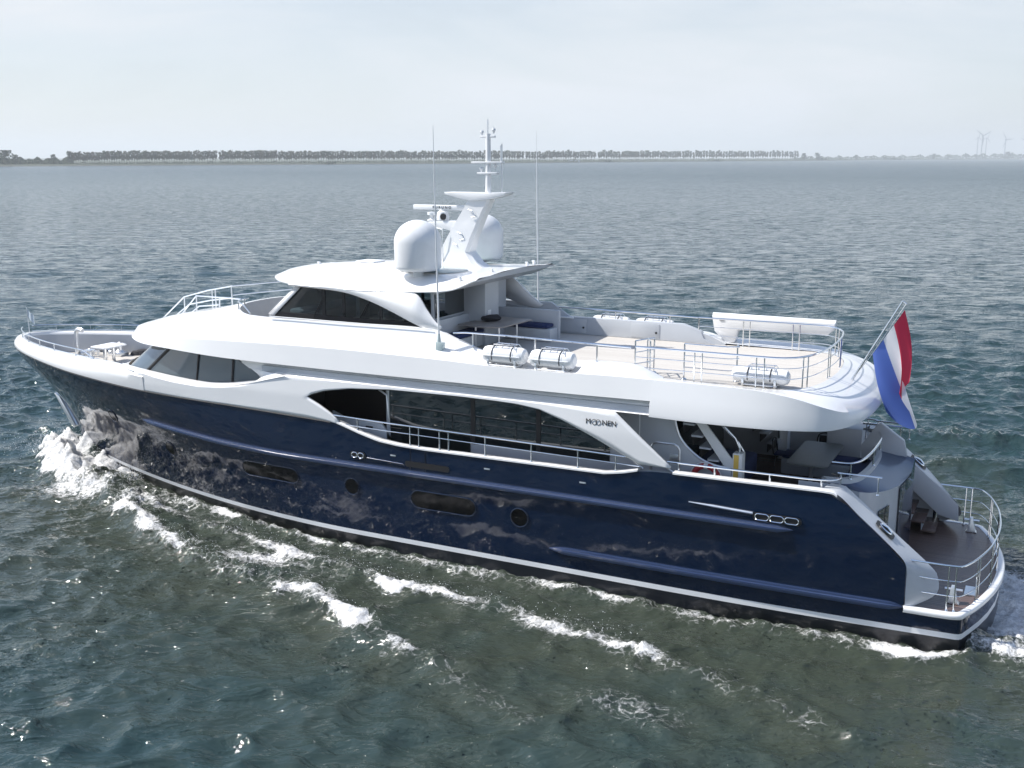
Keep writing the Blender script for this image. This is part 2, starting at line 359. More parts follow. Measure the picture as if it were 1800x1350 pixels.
g.loft(strip(17.35, 18.5, zb_, lambda x: float(I(x, OLx, OLz)), 8))
g.loft(strip(17.35, 27.25, lambda x: float(I(x, OTx, OTz)), topz, 60))
g.loft(strip(27.25, 28.0, lambda x: float(I(x, OTx, OTz)), lambda x: float(I(x, PLx, PLz)), 8))
g.loft(strip(28.0, 28.82, lambda x: float(I(x, [28, 28.82], [3.80, 3.80])), lambda x: float(I(x, PLx, PLz)), 6))
g.mirror(); g.build('side_shell', M['white'], Y, ang=30, solid=.09, off=0)
# black edge inside the opening
for s in (-1, 1):
    g = G(); g.tube([(x, s*(ysh(x, z)-.02), z) for x, z in zip(OTx[:1]+OTx[1:], [z-.01 for z in OTz])], .02, 5); g.build('opening_trim', M['black'], Y)
# pillar struts under the raked pillar tip
for s in (-1, 1):
    g = G()
    for xa, xb in ((27.6, 28.05), (28.45, 28.9)): g.tube([(xa-.1, s*3.74, 3.92 if xa > 28 else 4.05), (xb, s*3.7, 3.66)], .022, 6)
    g.build('pillar_strut', M['steelw'], Y)
# ---- forward deckhouse: sloping white sill and raked windows
WB = [(8.2, 0, 4.66), (8.3, .9, 4.66), (8.6, 1.9, 4.66), (9.25, 2.92, 4.66), (9.75, 3.12, 4.66), (10.35, 3.25, 4.64), (11.5, 3.33, 4.56), (12.6, 3.36, 4.50), (13.3, 3.37, 4.5), (14.1, 3.37, 4.58), (15.3, 3.36, 4.78), (15.45, 3.36, 4.82)]
WT = [(9.5, 0, 5.56), (9.55, .8, 5.56), (9.75, 1.7, 5.56), (10.15, 2.5, 5.54), (10.6, 2.85, 5.52), (11.4, 3.15, 5.5), (12.0, 3.22, 5.5), (12.7, 3.26, 5.48), (13.4, 3.28, 5.46), (14.15, 3.3, 5.45), (14.15, 3.3, 5.45), (14.15, 3.3, 5.45)]
neg = lambda P: [(x, -y, z) for x, y, z in P]
g = G(); g.loft([crom(neg(WB[:10]), 4), crom(neg(WT[:10]), 4)]); g.add([(14.1, -3.37, 4.58), (15.42, -3.36, 4.8), (14.15, -3.3, 5.45)], [(0, 1, 2)])
g.mirror(); fw = g.build('forward_window_band', M['bglass'], Y, ang=60)
for s in (-1, 1):
    for a, b, r in (((10.37, 3.26, 4.64), (11.4, 3.17, 5.5), .05), ((12.6, 3.37, 4.5), (12.7, 3.28, 5.48), .035), ((14.1, 3.38, 4.58), (14.15, 3.31, 5.45), .045)):
        g = G(); g.tube([(a[0], s*a[1], a[2]), (b[0], s*b[1], b[2])], r, 6); g.build('mullion', M['black'], fw)
    g = G(); g.tube([(x, s*(y+.005), z) for x, y, z in crom(WB[3:], 3)]+[(14.15, s*3.32, 5.45)], .022, 5); g.build('window_gasket', M['black'], fw)
# sill: from crease to window bottom, front sweeps to the foredeck
SO = [(7.5, 0, 3.92), (7.6, 1.1, 3.92), (7.9, 2.2, 4.1), (8.7, 2.9, 4.62)]
for x in (9.3, 10.3, 11.5, 12.6, 13.3, 14.1, 15.2, 15.2, 15.9, 16.65): SO.append((x, ysh(x, 4.4)+(-.16 if x < 10 else .04), ztl(x)-(.0 if x > 10 else .02)))
g = G(); mid = []
WB2 = WB+[]; 
SI = [(8.15, 0, 4.68), (8.22, .95, 4.68), (8.5, 1.95, 4.68), (9.2, 2.96, 4.69), (9.7, 3.16, 4.69), (10.32, 3.29, 4.67), (11.5, 3.37, 4.59), (12.6, 3.4, 4.53), (13.3, 3.41, 4.53), (14.1, 3.41, 4.61), (15.42, 3.39, 4.82), (15.42, 3.39, 4.82), (15.12, 3.38, 4.97), (14.82, 3.36, 5.13)]
SM = [((a[0]+b[0])/2, (a[1]+b[1])/2+.02, max(a[2], b[2])-.01 if k > 3 else (a[2]+b[2])/2+.05) for k, (a, b) in enumerate(zip(SO, SI))]
g.loft([crom(neg(SO), 4), crom(neg(SM), 4), crom(neg(SI), 4)]); g.mirror(); g.build('window_sill', M['white'], Y, ang=40)
# wall behind the recess (x 14 .. 28.3) and soffit of the lip
g = G()
xs = np.linspace(14.2, 28.2, 44)
def zl(x): return float(I(x, [7.9, 9, 11, 14, 18, 20, 25, 28.3], [5.64, 5.61, 5.56, 5.46, 5.43, 5.43, 5.46, 5.5]))
def yi(x, y): return float(I(x, [14.2, 14.8, 16.6], [3.33, 3.37, y]))
def xr(z): return np.linspace(float(I(z, [4.8, 5.45], [15.42, 14.15])), 28.2, 44)
def row(fy, fz, z0): return [(x, -yi(x, fy(x) if callable(fy) else fy), fz(x)) for x in xr(z0)]
rw = [[(x, -3.79, zl(x)-.002) for x in xr(5.45)], [(x, -float(I(x, [14.15, 15.2], [3.34, 3.6])), zl(x)-.01) for x in xr(5.45)], row(3.5, lambda x: zl(x)-.08, 5.38), row(3.52, lambda x: zl(x)-.2, 5.26), row(3.62, lambda x: 5.16, 5.16), row(lambda x: ysh(x, 5.12)+.01, lambda x: 5.115, 5.115)]
g.loft(rw); cap = [r[-1] for r in rw]; g.add(cap+[(28.2, -3.79, 5.1)], [(0, 1, 2, 3, 4, 5, 6)])
g.mirror(); g.build('recess_panel', M['white'], Y, ang=85)
# ---- upper deck shell: rings from the front centreline round to the stern
Lr = [(7.95, 0, 5.62), (8.08, 1.0, 5.62), (8.5, 1.95, 5.61), (9.35, 2.85, 5.60), (10.3, 3.38, 5.57), (11.5, 3.64, 5.55), (14, 3.78, 5.46), (18, 3.8, 5.43), (21.4, 3.8, 5.44), (22.0, 3.8, 5.445), (23.2, 3.8, 5.45), (26.0, 3.8, 5.47), (26.2, 3.8, 5.47), (27.6, 3.8, 5.49), (28.28, 3.8, 5.5)]
Cr = [(8.05, 0, 5.82), (8.2, .95, 5.82), (8.62, 1.85, 5.82), (9.5, 2.72, 5.83), (10.42, 3.25, 5.86), (11.6, 3.53, 5.89), (14, 3.68, 5.98), (18, 3.72, 6.06), (21.4, 3.72, 6.04), (22.0, 3.72, 6.03), (23.2, 3.72, 6.0), (26.0, 3.72, 6.0), (26.2, 3.72, 6.02), (27.6, 3.71, 6.04), (28.28, 3.7, 6.03)]
Ar = [(11.0, 0, 6.42), (11.1, .85, 6.42), (11.45, 1.6, 6.4), (12.1, 2.25, 6.34), (12.9, 2.7, 6.32), (13.6, 2.95, 6.31), (14.9, 3.06, 6.35), (18, 3.06, 6.39), (21.2, 3.06, 6.45), (22.1, 3.12, 6.25), (23.2, 3.12, 5.97), (26.0, 3.12, 5.97), (26.25, 3.5, 6.22), (27.55, 3.5, 6.2), (28.28, 3.5, 6.0)]
Tr = [(12.5, 0, 6.76), (12.58, .8, 6.76), (12.85, 1.5, 6.76), (13.3, 2.15, 6.75), (13.8, 2.6, 6.73), (14.4, 2.86, 6.71), (15.3, 2.95, 6.70), (18, 2.95, 6.72), (21.35, 2.95, 6.75), (22.15, 2.97, 6.5), (23.2, 3.0, 6.22), (26.0, 3.0, 6.22), (26.25, 3.0, 6.25), (27.55, 3.0, 6.24), (28.28, 3.0, 5.96)]
Ti = [(x+(.12 if i < 5 else .0), y-.1*(1 if i > 0 else 0), z) for i, (x, y, z) in enumerate(Tr)]
Fi = [(x, y, 5.89) for x, y, z in Ti]
def midr(A, B, t, bulge, cnt):
    return [(lerp(a[0], b[0], t), lerp(a[1], b[1], t)+(bulge*.3 if i < cnt else 0), lerp(a[2], b[2], t)+(bulge if i < cnt else 0)) for i, (a, b) in enumerate(zip(A, B))]
g = G(); rings = [Lr, midr(Lr, Cr, .5, .0, 0), Cr, midr(Cr, Ar, .33, .06, 6), midr(Cr, Ar, .66, .06, 6), Ar]
sm = [crom(neg(r), 5) for r in rings]; g.loft(sm)
g.loft([crom(neg(Ar), 5), crom(neg(Tr), 5), crom(neg(Ti), 5)])
g.mirror(); g.build('upper_deck_shell', M['white'], Y, ang=24)
g = G(); g.loft([crom(neg(Ti), 5), crom(neg(Fi), 5)]); g.mirror(); g.build('coaming_lining', M['grey'], Y, ang=30)  # grey puts the shade on the coaming's inner face into its colour
# soffit under the brow
So = [(9.4, 0, 5.58), (9.5, .8, 5.58), (9.7, 1.7, 5.57), (10.1, 2.5, 5.56), (10.6, 2.9, 5.55), (11.6, 3.15, 5.53), (14, 3.3, 5.46), (15.0, 3.3, 5.44)]
g = G(); g.loft([crom(neg(Lr[:7]+[(15.0, 3.785, 5.45)]), 5), crom(neg(So), 5)]); g.mirror(); g.build('brow_soffit', M['whitem'], Y)
# after part: tall band and rounded sloping stern
La = [(28.22, 3.87, 5.1), (29.5, 3.865, 5.08), (31.0, 3.79, 5.08), (31.9, 3.64, 5.09), (32.6, 3.38, 5.11), (32.98, 2.85, 5.13), (33.2, 2.1, 5.14), (33.32, 1.1, 5.15), (33.35, 0, 5.15)]
Lb = [(x+.0*i, y+(.0), z+.09) for i, (x, y, z) in enumerate(La)]
Ca = [(28.22, 3.7, 6.03), (29.5, 3.69, 6.03), (30.9, 3.66, 6.0), (31.8, 3.58, 5.88), (32.55, 3.35, 5.66), (32.9, 2.85, 5.5), (33.1, 2.1, 5.43), (33.22, 1.1, 5.4), (33.25, 0, 5.4)]
Aa = [(28.22, 3.35, 6.0), (29.5, 3.3, 5.98), (30.9, 3.27, 5.95), (31.6, 3.18, 5.9), (32.2, 2.9, 5.8), (32.5, 2.4, 5.74), (32.62, 1.8, 5.71), (32.7, 1.0, 5.7), (32.74, 0, 5.7)]
Ta = [(28.22, 3.0, 5.96), (29.5, 3.0, 5.94), (30.9, 3.0, 5.93), (31.35, 2.88, 5.92), (31.7, 2.6, 5.92), (31.95, 2.1, 5.92), (32.08, 1.5, 5.92), (32.15, .8, 5.92), (32.18, 0, 5.92)]
Bv = [(x-.12*(1 if i > 3 else 0), y-.1, z-.02) for i, (x, y, z) in enumerate(La)]
g = G(); g.loft([crom(neg(r), 6) for r in (Bv, La, Lb, midr(Lb, Ca, .5, 0, 0), Ca, midr(Ca, Aa, .5, .02, 99), Aa, Ta)])
cp = [(28.22, 3.87, 5.1), (28.22, 3.80, 5.48), (28.22, 3.5, 5.42), (28.22, 3.5, 5.1)]; g.add(neg(cp), [(0, 1, 2, 3)])
g.mirror(); g.build('stern_overhang', M['white'], Y, ang=38)
# recess end rounding
g = G()
# sundeck floor, ceiling below
fl = [(21.0, 3.0), (28.2, 3.0), (30.9, 3.0), (31.35, 2.88), (31.7, 2.6), (31.95, 2.1), (32.08, 1.5), (32.15, .8), (32.18, 0)]
g = G(); g.prism([(x, -y) for x, y in fl]+[(x, y) for x, y in fl[::-1][1:]], 'z', 5.6, 5.915); g.build('sundeck_floor', M['teak'], Y)
g = G(); g.prism([(13.0, -2.6), (14.2, -2.86), (21.3, -2.86), (21.3, 2.86), (14.2, 2.86), (13.0, 2.6)], 'z', 5.7, 5.9); g.build('side_walkway', M['teak'], Y)
cl = [(x-.14, min(y, 3.8)-.12) for x, y, z in La]
g = G(); g.prism([(15.5, -3.6), (28, -3.64)]+[(x, -y) for x, y in cl[1:]]+[(x, y) for x, y in cl[::-1][1:-1]]+[(28, 3.64), (15.5, 3.6)], 'z', 5.13, 5.3); g.build('deckhead', M['grey'], Y)

# ---- main deck floor, house
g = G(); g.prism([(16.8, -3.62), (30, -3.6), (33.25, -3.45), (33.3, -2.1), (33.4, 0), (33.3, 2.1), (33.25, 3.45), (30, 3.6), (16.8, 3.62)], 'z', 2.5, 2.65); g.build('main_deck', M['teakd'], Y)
for s in (-1, 1):
    g = G(); g.box(19.5, 28.4, s*2.7-.06, s*2.7+.06, 2.65, 5.2); hw = g.build('house_wall', M['grey'], Y)
    yy = s*2.775
    g = G(); g.prism([(19.65, 3.5), (26.75, 3.42), (26.75, 5.12), (19.65, 5.12)], 'y', yy-.012, yy+.012); g.build('saloon_window', M['dglass'], hw)
    g = G(); g.prism([(19.65, 2.75), (22.4, 2.75), (22.4, 3.49), (19.65, 3.49)], 'y', yy-.012, yy+.012); g.build('saloon_window', M['dglass'], hw)
    for x in (22.5, 24.6):
        g = G(); g.box(x-.07, x+.07, yy-.03, yy+.03, 3.44, 5.1); g.build('mullion', M['black'], hw)
# forward lobby seen through the opening: solid box, interior shade put in as dark colour
g = G(); g.box(16.6, 19.5, -1.9, 1.9, 2.65, 5.2); g.build('lobby_shade_box', M['dark'], Y)
for s in (-1, 1):
    g = G(); g.prism([(17.6, 2.65), (19.6, 2.65), (19.75, 3.2), (19.3, 3.68), (18.0, 3.72), (17.5, 3.9)], 'y', s*2.72-.04, s*2.72+.04, .01); dd = g.build('side_door', M['whitem'], Y)
    g = G(); g.box(18.75, 19.0, s*2.77-.02, s*2.77+.02, 3.5, 3.56, .005); g.build('door_latch', M['black'], dd)
    g = G(); g.tube([(18.45, s*2.77, 2.7), (18.45, s*2.77, 3.72)], .015, 5); g.build('door_seam', M['steelw'], dd)
    g = G(); g.tube([(18.6, s*2.8, 5.1), (19.55, s*2.8, 4.6), (19.6, s*2.8, 3.9)], .03, 6); g.tube([(19.62, s*2.8, 5.1), (19.62, s*2.8, 3.8)], .03, 6); g.build('door_frame', M['steelw'], Y)
    g = G(); g.box(17.4, 19.6, s*3.5-.02, s*3.5+.02, 2.65, 3.4); g.build('bulwark_lining', M['grey'], Y)

# ---- after end of the main deck house: port/starboard side panels with locker door and stairs to the sundeck
for s in (-1, 1):
    yy = s*2.78
    g = G(); g.prism([(27.0, 2.65), (30.15, 2.65), (30.15, 3.68), (29.7, 3.72), (29.3, 3.86), (28.95, 4.15), (28.72, 4.4), (28.62, 4.75), (28.55, 5.12), (27.0, 5.12)], 'y', yy-.05, yy+.03, .01)
    sp = g.build('stair_side_panel', M['grey'], Y)
    yo = yy+s*.05
    g = G(); g.tube([(x, yo, z) for x, z in crom([(28.57, 0, 5.1), (28.62, 0, 4.75), (28.74, 0, 4.4), (28.97, 0, 4.13), (29.32, 0, 3.87), (29.7, 0, 3.74), (30.12, 0, 3.7)], 4) for x, z in [(x, z)]] if 0 else [(p[0], yo, p[2]) for p in crom([(28.57, 0, 5.1), (28.62, 0, 4.75), (28.74, 0, 4.4), (28.97, 0, 4.13), (29.32, 0, 3.87), (29.7, 0, 3.74), (30.12, 0, 3.7)], 4)], .03, 6)
    g.build('panel_edge_trim', M['steelw'], sp)
    g = G(); dp = [(27.95, 3.0), (27.95, 4.02), (28.0, 4.12), (28.1, 4.17), (28.6, 4.17), (28.7, 4.12), (28.75, 4.02), (28.75, 3.0)]
    g.tube([(x, yo, z) for x, z in dp], .03, 6); g.build('locker_door_frame', M['steelw'], sp)
    g = G(); g.box(28.48, 28.72, yo-.02, yo+.02, 3.72, 3.9, .01); g.build('door_latch', M['steelw'], sp)
    g = G()
    for x in (27.62, 28.28 if 0 else 27.6): g.tube([(x, yo, 2.8), (x, yo, 5.08)], .008, 4)
    g.build('panel_seam', M['steelw'], sp)
    # steps
    for k in range(8):
        x0 = 28.55+.23*k; z = 5.05-.3*k
        g = G(); g.box(x0, x0+.3, s*1.9, s*2.7, z-.05, z, .008); g.build('stair_tread', M['grey'], Y)
        if k < 7: g = G(); g.box(x0+.02, x0+.04, s*1.92, s*2.68, z-.3, z-.05); g.build('stair_riser', M['dark'], Y)
    g = G(); g.prism([(28.9, 5.1), (29.15, 5.1), (30.1, 3.95), (30.3, 3.8), (30.3, 3.55), (30.0, 3.6)], 'y', s*2.72, s*2.66, .01); g.build('stair_stringer', M['whitem'], Y)
    g = G(); g.tube([(29.0, s*2.0, 5.1), (30.1, s*2.0, 4.2), (30.25, s*2.0, 3.95), (30.27, s*2.0, 3.4)], .025, 8); g.tube([(29.55, s*2.74, 5.1), (30.2, s*2.74, 4.5), (30.32, s*2.74, 4.25), (30.3, s*2.74, 3.8)], .03, 8); g.build('stair_handrail', M['steel'], Y)
    g = G(); g.box(30.16, 30.42, s*2.82, s*2.5, 2.65, 4.12, .03); pp = g.build('stair_post', M['whitem'], Y)
    g = G(); g.box(30.2, 30.33, s*2.835, s*2.82, 3.45, 4.08, .004); g.build('yellow_plate', M['yellow'], pp)
# saloon after bulkhead, dark glass doors, hanging ceiling box
g = G(); g.box(28.3, 28.4, -2.0, 2.7, 2.65, 5.13); g.build('saloon_bulkhead', M['dglass'], Y)
g = G(); g.prism([(28.8, 5.13), (31.8, 5.13), (31.75, 4.55), (30.5, 4.55), (29.3, 4.7)], 'y', .3, 2.6, .06); g.build('ceiling_locker', M['grey'], Y)
# curved transom seat bulwark of the after deck
arc = [(32.45, -2.25), (32.95, -2.15), (33.2, -1.75), (33.32, -1.0), (33.36, -.2), (33.36, .6), (33.28, 1.3), (33.1, 1.8)]
ar3 = crom([(x, y, 0) for x, y in arc], 5)
g = G(); g.loft([[(x-.14, y*.93, 2.65) for x, y, _ in ar3], [(x-.14, y*.93, 3.58) for x, y, _ in ar3], [(x-.12, y*.95, 3.62) for x, y, _ in ar3], [(x, y, 3.62) for x, y, _ in ar3], [(x+.02, y*1.01, 3.5) for x, y, _ in ar3]])
g.build('transom_bulwark', M['grey'], Y)
low = [(33.3, -2.35), (33.55, -2.0), (33.8, -1.4), (34.0, -.6), (34.12, .2), (34.18, .8), (34.2, 1.3), (34.18, 1.45)]
lz = [3.38, 3.3, 3.22, 3.15, 3.15, 3.2, 3.3, 3.4]
lw3 = crom([(x, y, z) for (x, y), z in zip(low, lz)], 5)
g = G(); g.loft([[(x+.02, y*1.01, 3.5) for x, y, _ in ar3], lw3]); g.build('transom_hood', M['navygrey'], Y)
g = G(); g.prism([(32.7, 3.6), (33.1, 4.25), (33.2, 4.3), (33.85, 3.85), (33.95, 3.4), (34.15, 1.07), (32.9, 1.07)], 'y', 1.5, 1.68, .01); g.build('stair_wall', M['grey'], Y)
g = G(); g.loft([lw3, [(x, y, 1.07) for x, y, z in lw3]]); g.add([lw3[-1], (34.18, 1.45, 1.07), (33.0, 1.95, 1.07), (33.0, 1.95, 3.62)], [(0, 1, 2, 3)]); g.add([(33.3, -2.35, 3.38), (33.3, -2.35, 1.07), (32.5, -2.4, 1.07), (32.5, -2.4, 3.5)], [(0, 1, 2, 3)])
tb = g.build('transom_wall', M['grey'], Y)
g = G(); g.loft([[(33.72, -1.72, 1.6), (33.72, -1.72, 2.75)], [(33.90, -1.2, 1.6), (33.90, -1.2, 2.8)]]); g.build('transom_window', M['dglass'], tb)
g = G(); g.loft([[(34.06, -.5, 1.1), (34.06, -.5, 3.1)], [(34.2, .4, 1.1), (34.2, .4, 3.2)], [(34.23, 1.0, 1.1), (34.23, 1.0, 3.6)]]); g.build('transom_door', M['navy'], tb)
# quarter wings with white caps
for s in (-1, 1):
    O = [(32.6, 3.70), (33.0, 3.67), (33.5, 3.24), (33.94, 2.87), (34.3, 2.55), (34.6, 2.25), (34.68, 2.05), (34.69, 1.5), (34.69, 1.08)]
    Ii = [(32.7, 3.70), (33.05, 3.66), (33.5, 3.3), (33.95, 2.92), (34.4, 2.55), (35.0, 2.07), (35.3, 1.78), (35.36, 1.4), (34.9, 1.08)]
    out = [(x, s*(HB(x, z)+.005), z+.01) for x, z in O]; inn = [(x, s*(2.95+(.0 if k < 7 else .25*(k-6))), z) for k, (x, z) in enumerate(Ii)]
    mid = [((a[0]*.55+b[0]*.45)+.04*(k > 5), (a[1]*.55+b[1]*.45), max(a[2], b[2])*.5+min(a[2], b[2])*.5+(.03 if k < 6 else 0)) for k, (a, b) in enumerate(zip(out, inn))]
    g = G(); g.loft([crom(out, 4), crom(mid, 4), crom(inn, 4)]); wc = g.build('quarter_wing', M['grey'], Y, ang=40)
    g = G(); wp = [(31.9, 3.66), (33.05, 3.66), (33.5, 3.3), (33.95, 2.92), (34.4, 2.55), (35.0, 2.07), (35.3, 1.78), (35.34, 1.3), (34.8, 1.42), (33.82, 2.25), (33.0, 2.9), (31.9, 3.0)]
    g.prism(wp, 'y', s*2.95, s*2.9, .01); g.build('wing_lining', M['grey'], Y)
    # chrome cleat on the wing cap
    c = Vector((34.08, s*3.32, 2.80)); ax = Vector((.78, 0, -.63)); nn = Vector((.63, 0, .78)); yv = Vector((0, 1, 0))
    g = G(); pl = [c+ax*(a*.27)+yv*(b*.2)+nn*.03 for a, b in ((-1, -.75), (-.75, -1), (.75, -1), (1, -.75), (1, .75), (.75, 1), (-.75, 1), (-1, .75))]
    g.add([tuple(p) for p in pl], [tuple(range(8))]); cb = g.build('mooring_cleat', M['black'], wc)
    g = G(); g.tube([c+ax*(.17*math.cos(t))+yv*(.12*math.sin(t))+nn*.05 for t in np.linspace(0, 2*PI, 17)[:-1]], .03, 6, closed=True)
    g.tube([c+ax*-.14+nn*.08, c+nn*.11, c+ax*.14+nn*.08], .03, 6); g.build('horn', M['lightgl'], cb)
    # stairs inside the wing
    for k in range(6):
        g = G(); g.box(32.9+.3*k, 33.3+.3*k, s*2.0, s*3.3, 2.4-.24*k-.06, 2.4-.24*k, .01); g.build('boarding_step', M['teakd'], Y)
        g = G(); g.box(32.92+.3*k, 32.94+.3*k, s*2.0, s*3.3, 2.4-.24*k, 2.62-.24*k); g.build('step_riser', M['grey'], Y)
    g = G(); g.box(32.2, 34.6, s*3.35, s*3.4, 1.07, 2.3); g.build('bulwark_lining', M['grey'], Y)
# ---- swim platform
pl = [(33.2, 3.5), (35.7, 3.46), (35.9, 3.38), (35.98, 3.2)]+[(transom_x(t)-.02, t) for t in (2.9, 2.4, 1.8, 1.2, .6, 0)]
full = [(x, -y) for x, y in pl]+[(x, y) for x, y in pl[::-1][1:]]
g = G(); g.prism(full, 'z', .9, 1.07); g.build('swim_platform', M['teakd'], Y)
rim = [(34.66, 3.62), (35.65, 3.58), (35.92, 3.5), (36.02, 3.3)]+[(transom_x(t)+.01, t) for t in (2.9, 2.4, 1.8, 1.2, .6, 0)]
rf = crom([(x, -y, 1.0) for x, y in rim]+[(x, y, 1.0) for x, y in rim[::-1][1:]], 3)
g = G(); inn = [Vector(p)*1 for p in rf]
R1 = []; 
for dz, k in ((-.05, 0), (-.06, .02), (-.02, .05), (.05, .05), (.085, .015), (.085, -.12), (.075, -.14)):
    ring = []
    for p in rf:
        c = Vector((30, 0, 1.0)); d = Vector((p[0]-33.5, p[1], 0)).normalized(); ring.append((p[0]+d.x*k, p[1]+d.y*k, 1.0+dz))
    R1.append(ring)
g.loft(R1); g.build('platform_fender', M['white'], Y, ang=60)
g = G(); g.box(35.9, 36.15, -2.2, -1.6, 1.075, 1.1); g.build('platform_hatch', M['steelw'], Y)

# ---------------------------------------------------------------- railings
def railing(name, path, zs, posts, base, r=.022, rp=.018, smoothn=4, m='steel', mids=.012):
    """path: list of (x,y) ; zs: rail heights (list) ; posts: fractions along the path ; base z (function or number)"""
    P = crom([(x, y, 0) for x, y in path], smoothn) if smoothn > 1 else [(x, y, 0) for x, y in path]
    g = G()
    for k, z in enumerate(zs):
        zz = z if callable(z) else (lambda x, z=z: z)
        g.tube([(p[0], p[1], zz(p[0])) for p in P], r if k == 0 else mids, 8)
    ro = g.build(name, M[m], Y)
    d = [0]
    for a, b in zip(P[:-1], P[1:]): d.append(d[-1]+math.hypot(b[0]-a[0], b[1]-a[1]))
    z0 = zs[0] if callable(zs[0]) else (lambda x: zs[0])
    for t in posts:
        s = t*d[-1]; x = float(I(s, d, [p[0] for p in P])); y = float(I(s, d, [p[1] for p in P]))
        bz = base(x) if callable(base) else base
        g = G(); g.tube([(x, y, bz), (x, y, z0(x)-.005)], rp, 6); g.lathe([(.0, .03), (rp*1.5, .028), (rp*2.2, 0)], (x, y, bz), 8); g.build('stanchion', M[m], ro)
    return ro
def pair(pos, gap, Ltot): return sorted(sum([[(p-gap/2)/Ltot, (p+gap/2)/Ltot] for p in pos], []))
for s in (-1, 1):
    # sundeck side rail, forward low part
    railing('sundeck_railing', [(22.0, s*3.0), (22.6, s*3.02), (27.4, s*3.02)], [lambda x: float(I(x, [22, 22.4, 23.2, 27.4], [6.70, 6.74, 6.75, 6.7]))], [.12, .48, .82], lambda x: float(I(x, [22, 22.15, 23.2, 27], [6.6, 6.5, 6.22, 6.24])), r=.028, rp=.022)
    # side deck rail in the long opening
    ys = lambda x: s*(HB(x, 3.4)-.06)
    xx = np.linspace(18.15, 28.0, 14)
    railing('side_deck_railing', [(x, ys(x)) for x in xx], [lambda x: float(I(x, [18.15, 20, 28.1], [4.06, 4.02, 3.93])), lambda x: float(I(x, [18.15, 20, 28.1], [3.82, 3.78, 3.72]))], [.1, .285, .315, .385, .415, .535, .68, .82, .93], lambda x: zsheer(x)+.04, r=.026, rp=.02, mids=.016, smoothn=1)
    railing('after_deck_railing', [(28.6, s*3.66), (30, s*3.64), (31.6, s*3.6), (32.4, s*3.56), (32.85, s*3.4), (32.95, s*3.1), (32.7, s*2.85)], [lambda x: 3.92], [.08, .27, .55, .8], lambda x: 3.7, r=.028, rp=.024)
    railing('wing_railing', [(32.85, s*3.0), (33.9, s*2.98)], [4.0], [.08, .92], 3.55, r=.024, rp=.02, smoothn=1)
# sundeck stern rail
SRp = [(27.5, -2.95), (29.5, -2.95), (31.0, -2.95), (31.4, -2.86), (31.72, -2.55), (31.93, -2.0), (32.05, -1.2), (32.1, -.4), (32.1, .4), (32.05, 1.2), (31.93, 2.0), (31.72, 2.55), (31.4, 2.86), (31.0, 2.95), (29.5, 2.95), (27.5, 2.95), (27.4, 2.95)]
def arclen(P): return sum(math.hypot(b[0]-a[0], b[1]-a[1]) for a, b in zip(P[:-1], P[1:]))
LL = arclen(SRp)
railing('stern_railing', SRp, [6.72, 6.45, 6.18], pair([1.7, 3.3, 4.55, 6.2, 7.9, 9.6, 11.0, 12.5, 14.3], .2, LL), 5.9, r=.028, rp=.018, mids=.012)
# gates on the port side of the sundeck
def gate(pts, name='deck_gate'):
    g = G()
    for z in (6.86, 6.55, 6.24): g.tube([(x, y, z+.0) for x, y in pts], .02 if z > 6.8 else .013, 7)
    for x, y in (pts[0], pts[-1]): g.tube([(x, y, 5.92), (x, y, 6.86)], .022, 7); g.lathe([(0, .05), (.06, .03), (.08, 0)], (x, y, 5.92), 10)
    return g.build(name, M['steel'], Y)
gate([(28.75, -2.7), (29.9, -2.7), (30.15, -2.55), (30.05, -2.35)]); gate([(27.45, -2.85), (27.65, -2.4), (27.75, -2.2)]); gate([(27.85, -2.8), (27.6, -2.3)])
# platform rail
PR = [(34.68, -3.42), (35.8, -3.38), (36.0, -3.1), (36.2, -2.5), (36.4, -1.6), (36.5, -.6), (36.52, 0), (36.5, .6), (36.4, 1.6), (36.2, 2.5), (36.0, 3.1), (35.8, 3.38), (34.68, 3.42)]
LP = arclen(PR)
railing('platform_railing', PR, [2.2, 1.82, 1.45], [0.004]+pair([1.0, 2.1, 3.3, 4.6, 5.9, 7.2, 8.4], .16, LP)+[.995], 1.08, r=.024, rp=.018, mids=.013)
# transom arc rail, bow rails
railing('transom_railing', [(32.55, -2.15), (33.0, -2.08), (33.2, -1.7), (33.3, -1.0), (33.34, -.2), (33.34, .6), (33.25, 1.25), (33.05, 1.7), (32.7, 1.75)], [4.02], [.1, .45, .8, .95], 3.6, r=.032, rp=.024)
railing('transom_railing', [(32.6, 2.3), (33.7, 2.35)], [4.05], [.1, .95], 3.6, r=.024, smoothn=1)
def bowz(x): return float(I(x, [0, 2.4, 7.2, 7.4], [5.02, 5.0, 4.98, 4.74]))
for s in (-1, 1):
    bp = [(x, s*max(HB(x, 4.6)-.33, .05)) for x in (.7, 1.1, 1.8, 2.8, 3.8, 4.8, 5.8, 7.0, 7.6)]
    railing('bow_railing', bp, [lambda x: float(I(x, [0, 7.0, 7.6], [5.0, 4.98, 4.76]))], [.12, .3, .47, .64, .85], 4.73, r=.022, rp=.014)
    railing('bow_railing', [(x, y*.999) for x, y in bp], [4.78], [], 4.73, r=.012)
